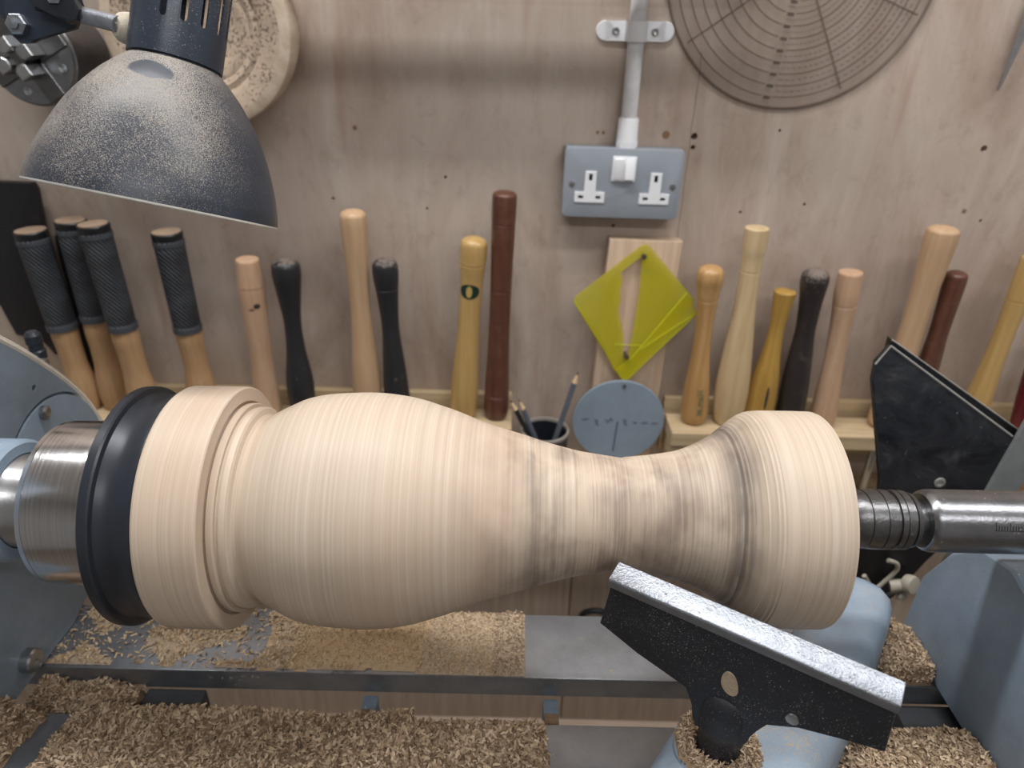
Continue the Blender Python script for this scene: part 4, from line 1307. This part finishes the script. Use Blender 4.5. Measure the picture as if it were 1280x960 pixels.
# ------------------------------------------------------------------ shavings and sawdust
def chips_mesh(name, n, hfun, xr, yr, mat, label, size=(.0022, .0055), lift=.0015, mound_mat='mound', z0=BED, cell=.0022, keep=None, rough=.0016, edge=.35):
    """one heap: a lumpy mound with loose curled flakes lying over it"""
    rnd = random.Random(hash(label) % 9973 if False else len(label) * 131 + n)
    base = nb()
    nx, ny = max(2, int((xr[1] - xr[0]) / cell)), max(2, int((yr[1] - yr[0]) / cell))

    def top(x, y):
        h = hfun(x, y)
        if h <= 0:
            return -.001
        return h + rough * (mnoise.noise(Vector((x * 220, y * 220, 3.1))) + .6 * mnoise.noise(Vector((x * 520, y * 520, 7.7))))
    g = {}
    for i in range(nx + 1):
        for j in range(ny + 1):
            x, y = xr[0] + (xr[1] - xr[0]) * i / nx, yr[0] + (yr[1] - yr[0]) * j / ny
            h = top(x, y)
            g[i, j] = (base.verts.new((x, y, z0 + max(h, .0002))), h)
    for i in range(nx):
        for j in range(ny):
            q = [g[i, j], g[i + 1, j], g[i + 1, j + 1], g[i, j + 1]]
            if max(t_[1] for t_ in q) > .0002:
                base.faces.new([t_[0] for t_ in q])
    for v_ in [v_ for v_ in base.verts if not v_.link_faces]:
        base.verts.remove(v_)
    root = thing(name, ((xr[0] + xr[1]) / 2, (yr[0] + yr[1]) / 2, z0), label, 'shavings')
    root['kind'] = 'stuff'
    mo = obj('heap', base, mound_mat, root, smooth=180)
    mo['kind'] = 'stuff'
    vs, fs = [], []
    ox, oy, oz = root['_org']
    tries = 0
    made = 0
    while made < n and tries < n * 8:
        tries += 1
        x, y = rnd.uniform(*xr), rnd.uniform(*yr)
        h = hfun(x, y)
        if h <= 0 and rnd.random() > (keep(x, y) if keep else 0):
            continue
        L = rnd.uniform(*size)
        W = L * rnd.uniform(.22, .42)
        a = rnd.uniform(0, 2 * math.pi)
        d = Vector((math.cos(a), math.sin(a), rnd.gauss(0, edge))).normalized()
        s = d.cross(Vector((rnd.gauss(0, .4), rnd.gauss(0, .4), 1))).normalized()
        nrm = s.cross(d)
        c = Vector((x - ox, y - oy, max(0, top(x, y) if h > 0 else 0) + rnd.uniform(.0002, lift)))
        low = abs(d.z) * L / 2 + abs(s.z) * W / 2
        if h <= 0 and c.z < low * .8:
            c.z = low * .8
        curl = rnd.uniform(-.3, .3) * L
        i0 = len(vs)
        for t_, k_ in ((-.5, 0), (0, 1), (.5, 0)):
            for sg in (-.5, .5):
                vs.append(c + d * L * t_ + s * W * sg * (1 if k_ else .7) + nrm * (curl * k_))
        fs.append((i0, i0 + 1, i0 + 3, i0 + 2))
        fs.append((i0 + 2, i0 + 3, i0 + 5, i0 + 4))
        made += 1
    me = bpy.data.meshes.new('flakes')
    me.from_pydata([tuple(v_) for v_ in vs], [], fs)
    me.materials.append(M[mat])
    o = bpy.data.objects.new('flakes', me)
    COL.objects.link(o)
    o.parent = root
    o['kind'] = 'stuff'
    return root


def sm(a, b, x):
    t = max(0.0, min(1.0, (x - a) / (b - a)))
    return t * t * (3 - 2 * t)


def front_heap(x, y):
    wob = .004 * mnoise.noise(Vector((x * 40, y * 40, .5)))
    if x > -.0605:
        h = .006 + .002 * sm(-.06, 0, x)
        if x > .027 + wob * .4 or y > -.0215:
            return 0
        return h * sm(-.0212, -.024, y)
    h = .013 + .004 * sm(-.15, -.28, x)
    if -.125 < x < -.1:
        h -= .004
    h += .0045 * mnoise.noise(Vector((x * 26, y * 26, 2))) + .0035 * sm(-.085, -.070, x)
    if y > -.0195 + wob * .3:
        return 0
    # bare patch of steel by the headstock foot
    px_ = -.3015 + .15 * (y + .03)
    gap = abs(x - px_) - (.0095 + wob * .7)
    if gap < 0:
        return 0
    return h * sm(-.0190, -.0235, y) * sm(-.002, .022, gap)


chips_mesh('shavings_heap', 15000, front_heap, (-.3335, .03), (-.082, -.018), 'chips', 'thick heap of brown wood shavings covering the front bed rail', (.0022, .0058), .0022)


def rear_left(x, y):
    if x > -.105 or x < -.36 or not .021 < y < .077:
        return 0
    k = mnoise.noise(Vector((x * 34, y * 34, 1.2)))
    return .0022 * sm(-.02, .35, k + sm(-.22, -.13, x) * .5 - .12) - .0001


chips_mesh('loose_shavings', 2600, rear_left, (-.36, -.10), (.021, .077), 'chips_light', 'loose pale flakes scattered over the rear bed rail near the headstock', (.002, .005), .0012, 'bed_dust_grey', rough=.0006, keep=lambda x, y: .25)


def dust_thick(x, y):
    wob = .003 * mnoise.noise(Vector((x * 60, y * 60, 4)))
    if x > -.0625 + .08 * (y - .05) or x < -.18 or not .020 + .0022 < y + wob < .0785:
        return 0
    return (.0056 * sm(-.18, -.12, x)) * sm(.020, .027, y) + .0003


chips_mesh('sawdust_layer', 4200, dust_thick, (-.18, -.055), (.019, .079), 'chips_light', 'thick layer of pale tan sawdust on the rear bed rail under the vase belly', (.0012, .0026), .0008, 'bed_dust', rough=.0009)


def dust_thin(x, y):
    if x < -.063 + .08 * (y - .05) or x > -.0085 or not .0195 < y < .0785:
        return 0
    return .0013 * sm(.019, .023, y) + .0002


chips_mesh('sawdust_layer', 2300, dust_thin, (-.07, -.008), (.019, .079), 'chips_light', 'thinner greyish sawdust band on the rear bed rail beside the thick tan layer', (.0012, .0026), .0007, 'bed_dust_grey', rough=.0006)


def dust_band(x, y):
    if x < -.0083 or x > .0130 + .0015 * mnoise.noise(Vector((y * 120, 0, 1))) or not .0195 < y < .0785:
        return 0
    return (.0030 if x > .0 else .0013) * sm(.019, .023, y) + .0002


chips_mesh('sawdust_layer', 1100, dust_band, (-.009, .0145), (.019, .079), 'chips', 'narrow brown sawdust strip ending at the bare steel of the rear bed rail', (.0014, .0030), .0008, 'bed_dust_grey', rough=.0007)


def heap_right_rear(x, y):
    if not .0195 < y < .078 or x > .3085:
        return 0
    s, n_ = x * .6 + y * .8, x * .8 - y * .6
    if n_ < .2005 and s < .24:
        return 0
    return .010 * sm(.2, .212, n_) * sm(.0785, .066, y) * sm(.019, .024, y) + .003


chips_mesh('shavings_heap', 2400, heap_right_rear, (.255, .309), (.019, .079), 'chips', 'wedge of brown shavings on the rear rail between tool rest holder and tailstock', (.0022, .005), .002)


def heap_right_front(x, y):
    if y > -.021 or x > .3085:
        return 0
    n_ = x * .8 - y * .6
    if n_ < .2012:
        return 0
    return (.012 + .003 * mnoise.noise(Vector((x * 40, y * 40, 9)))) * sm(.2, .212, n_) * sm(-.0205, -.027, y)


chips_mesh('shavings_heap', 4200, heap_right_front, (.18, .309), (-.08, -.02), 'chips', 'heap of shavings on the front bed rail at the foot of the tailstock', (.0024, .0056), .002)


def heap_gap(x, y):
    if not -.0185 < y < .0175 or x > -.2635:
        return 0
    return .018 + .006 * mnoise.noise(Vector((x * 50, y * 50, 6))) - .5 * (x + .33) * .1


chips_mesh('shavings_heap', 2200, heap_gap, (-.334, -.263), (-.0185, .0175), 'chips', 'shavings packed down in the bed gap beside the headstock', (.0022, .0055), .002, z0=BED - .03)


def on_banjo(x, y):
    r = math.hypot(x - PX - .0032, y - PY - .0051)
    if r < .0128 or r > .0225 + .002 * mnoise.noise(Vector((x * 90, y * 90, 2))):
        return 0
    return .0035


chips_mesh('sawdust_ring', 900, on_banjo, (PX - .03, PX + .03), (PY - .03, PY + .03), 'chips', 'ring of sawdust around the foot of the tool rest post', (.0016, .0036), .0014, 'mound', z0=.9471, cell=.0016, rough=.0008)

# tidy helper property
for o in bpy.data.objects:
    if '_org' in o:
        del o['_org']
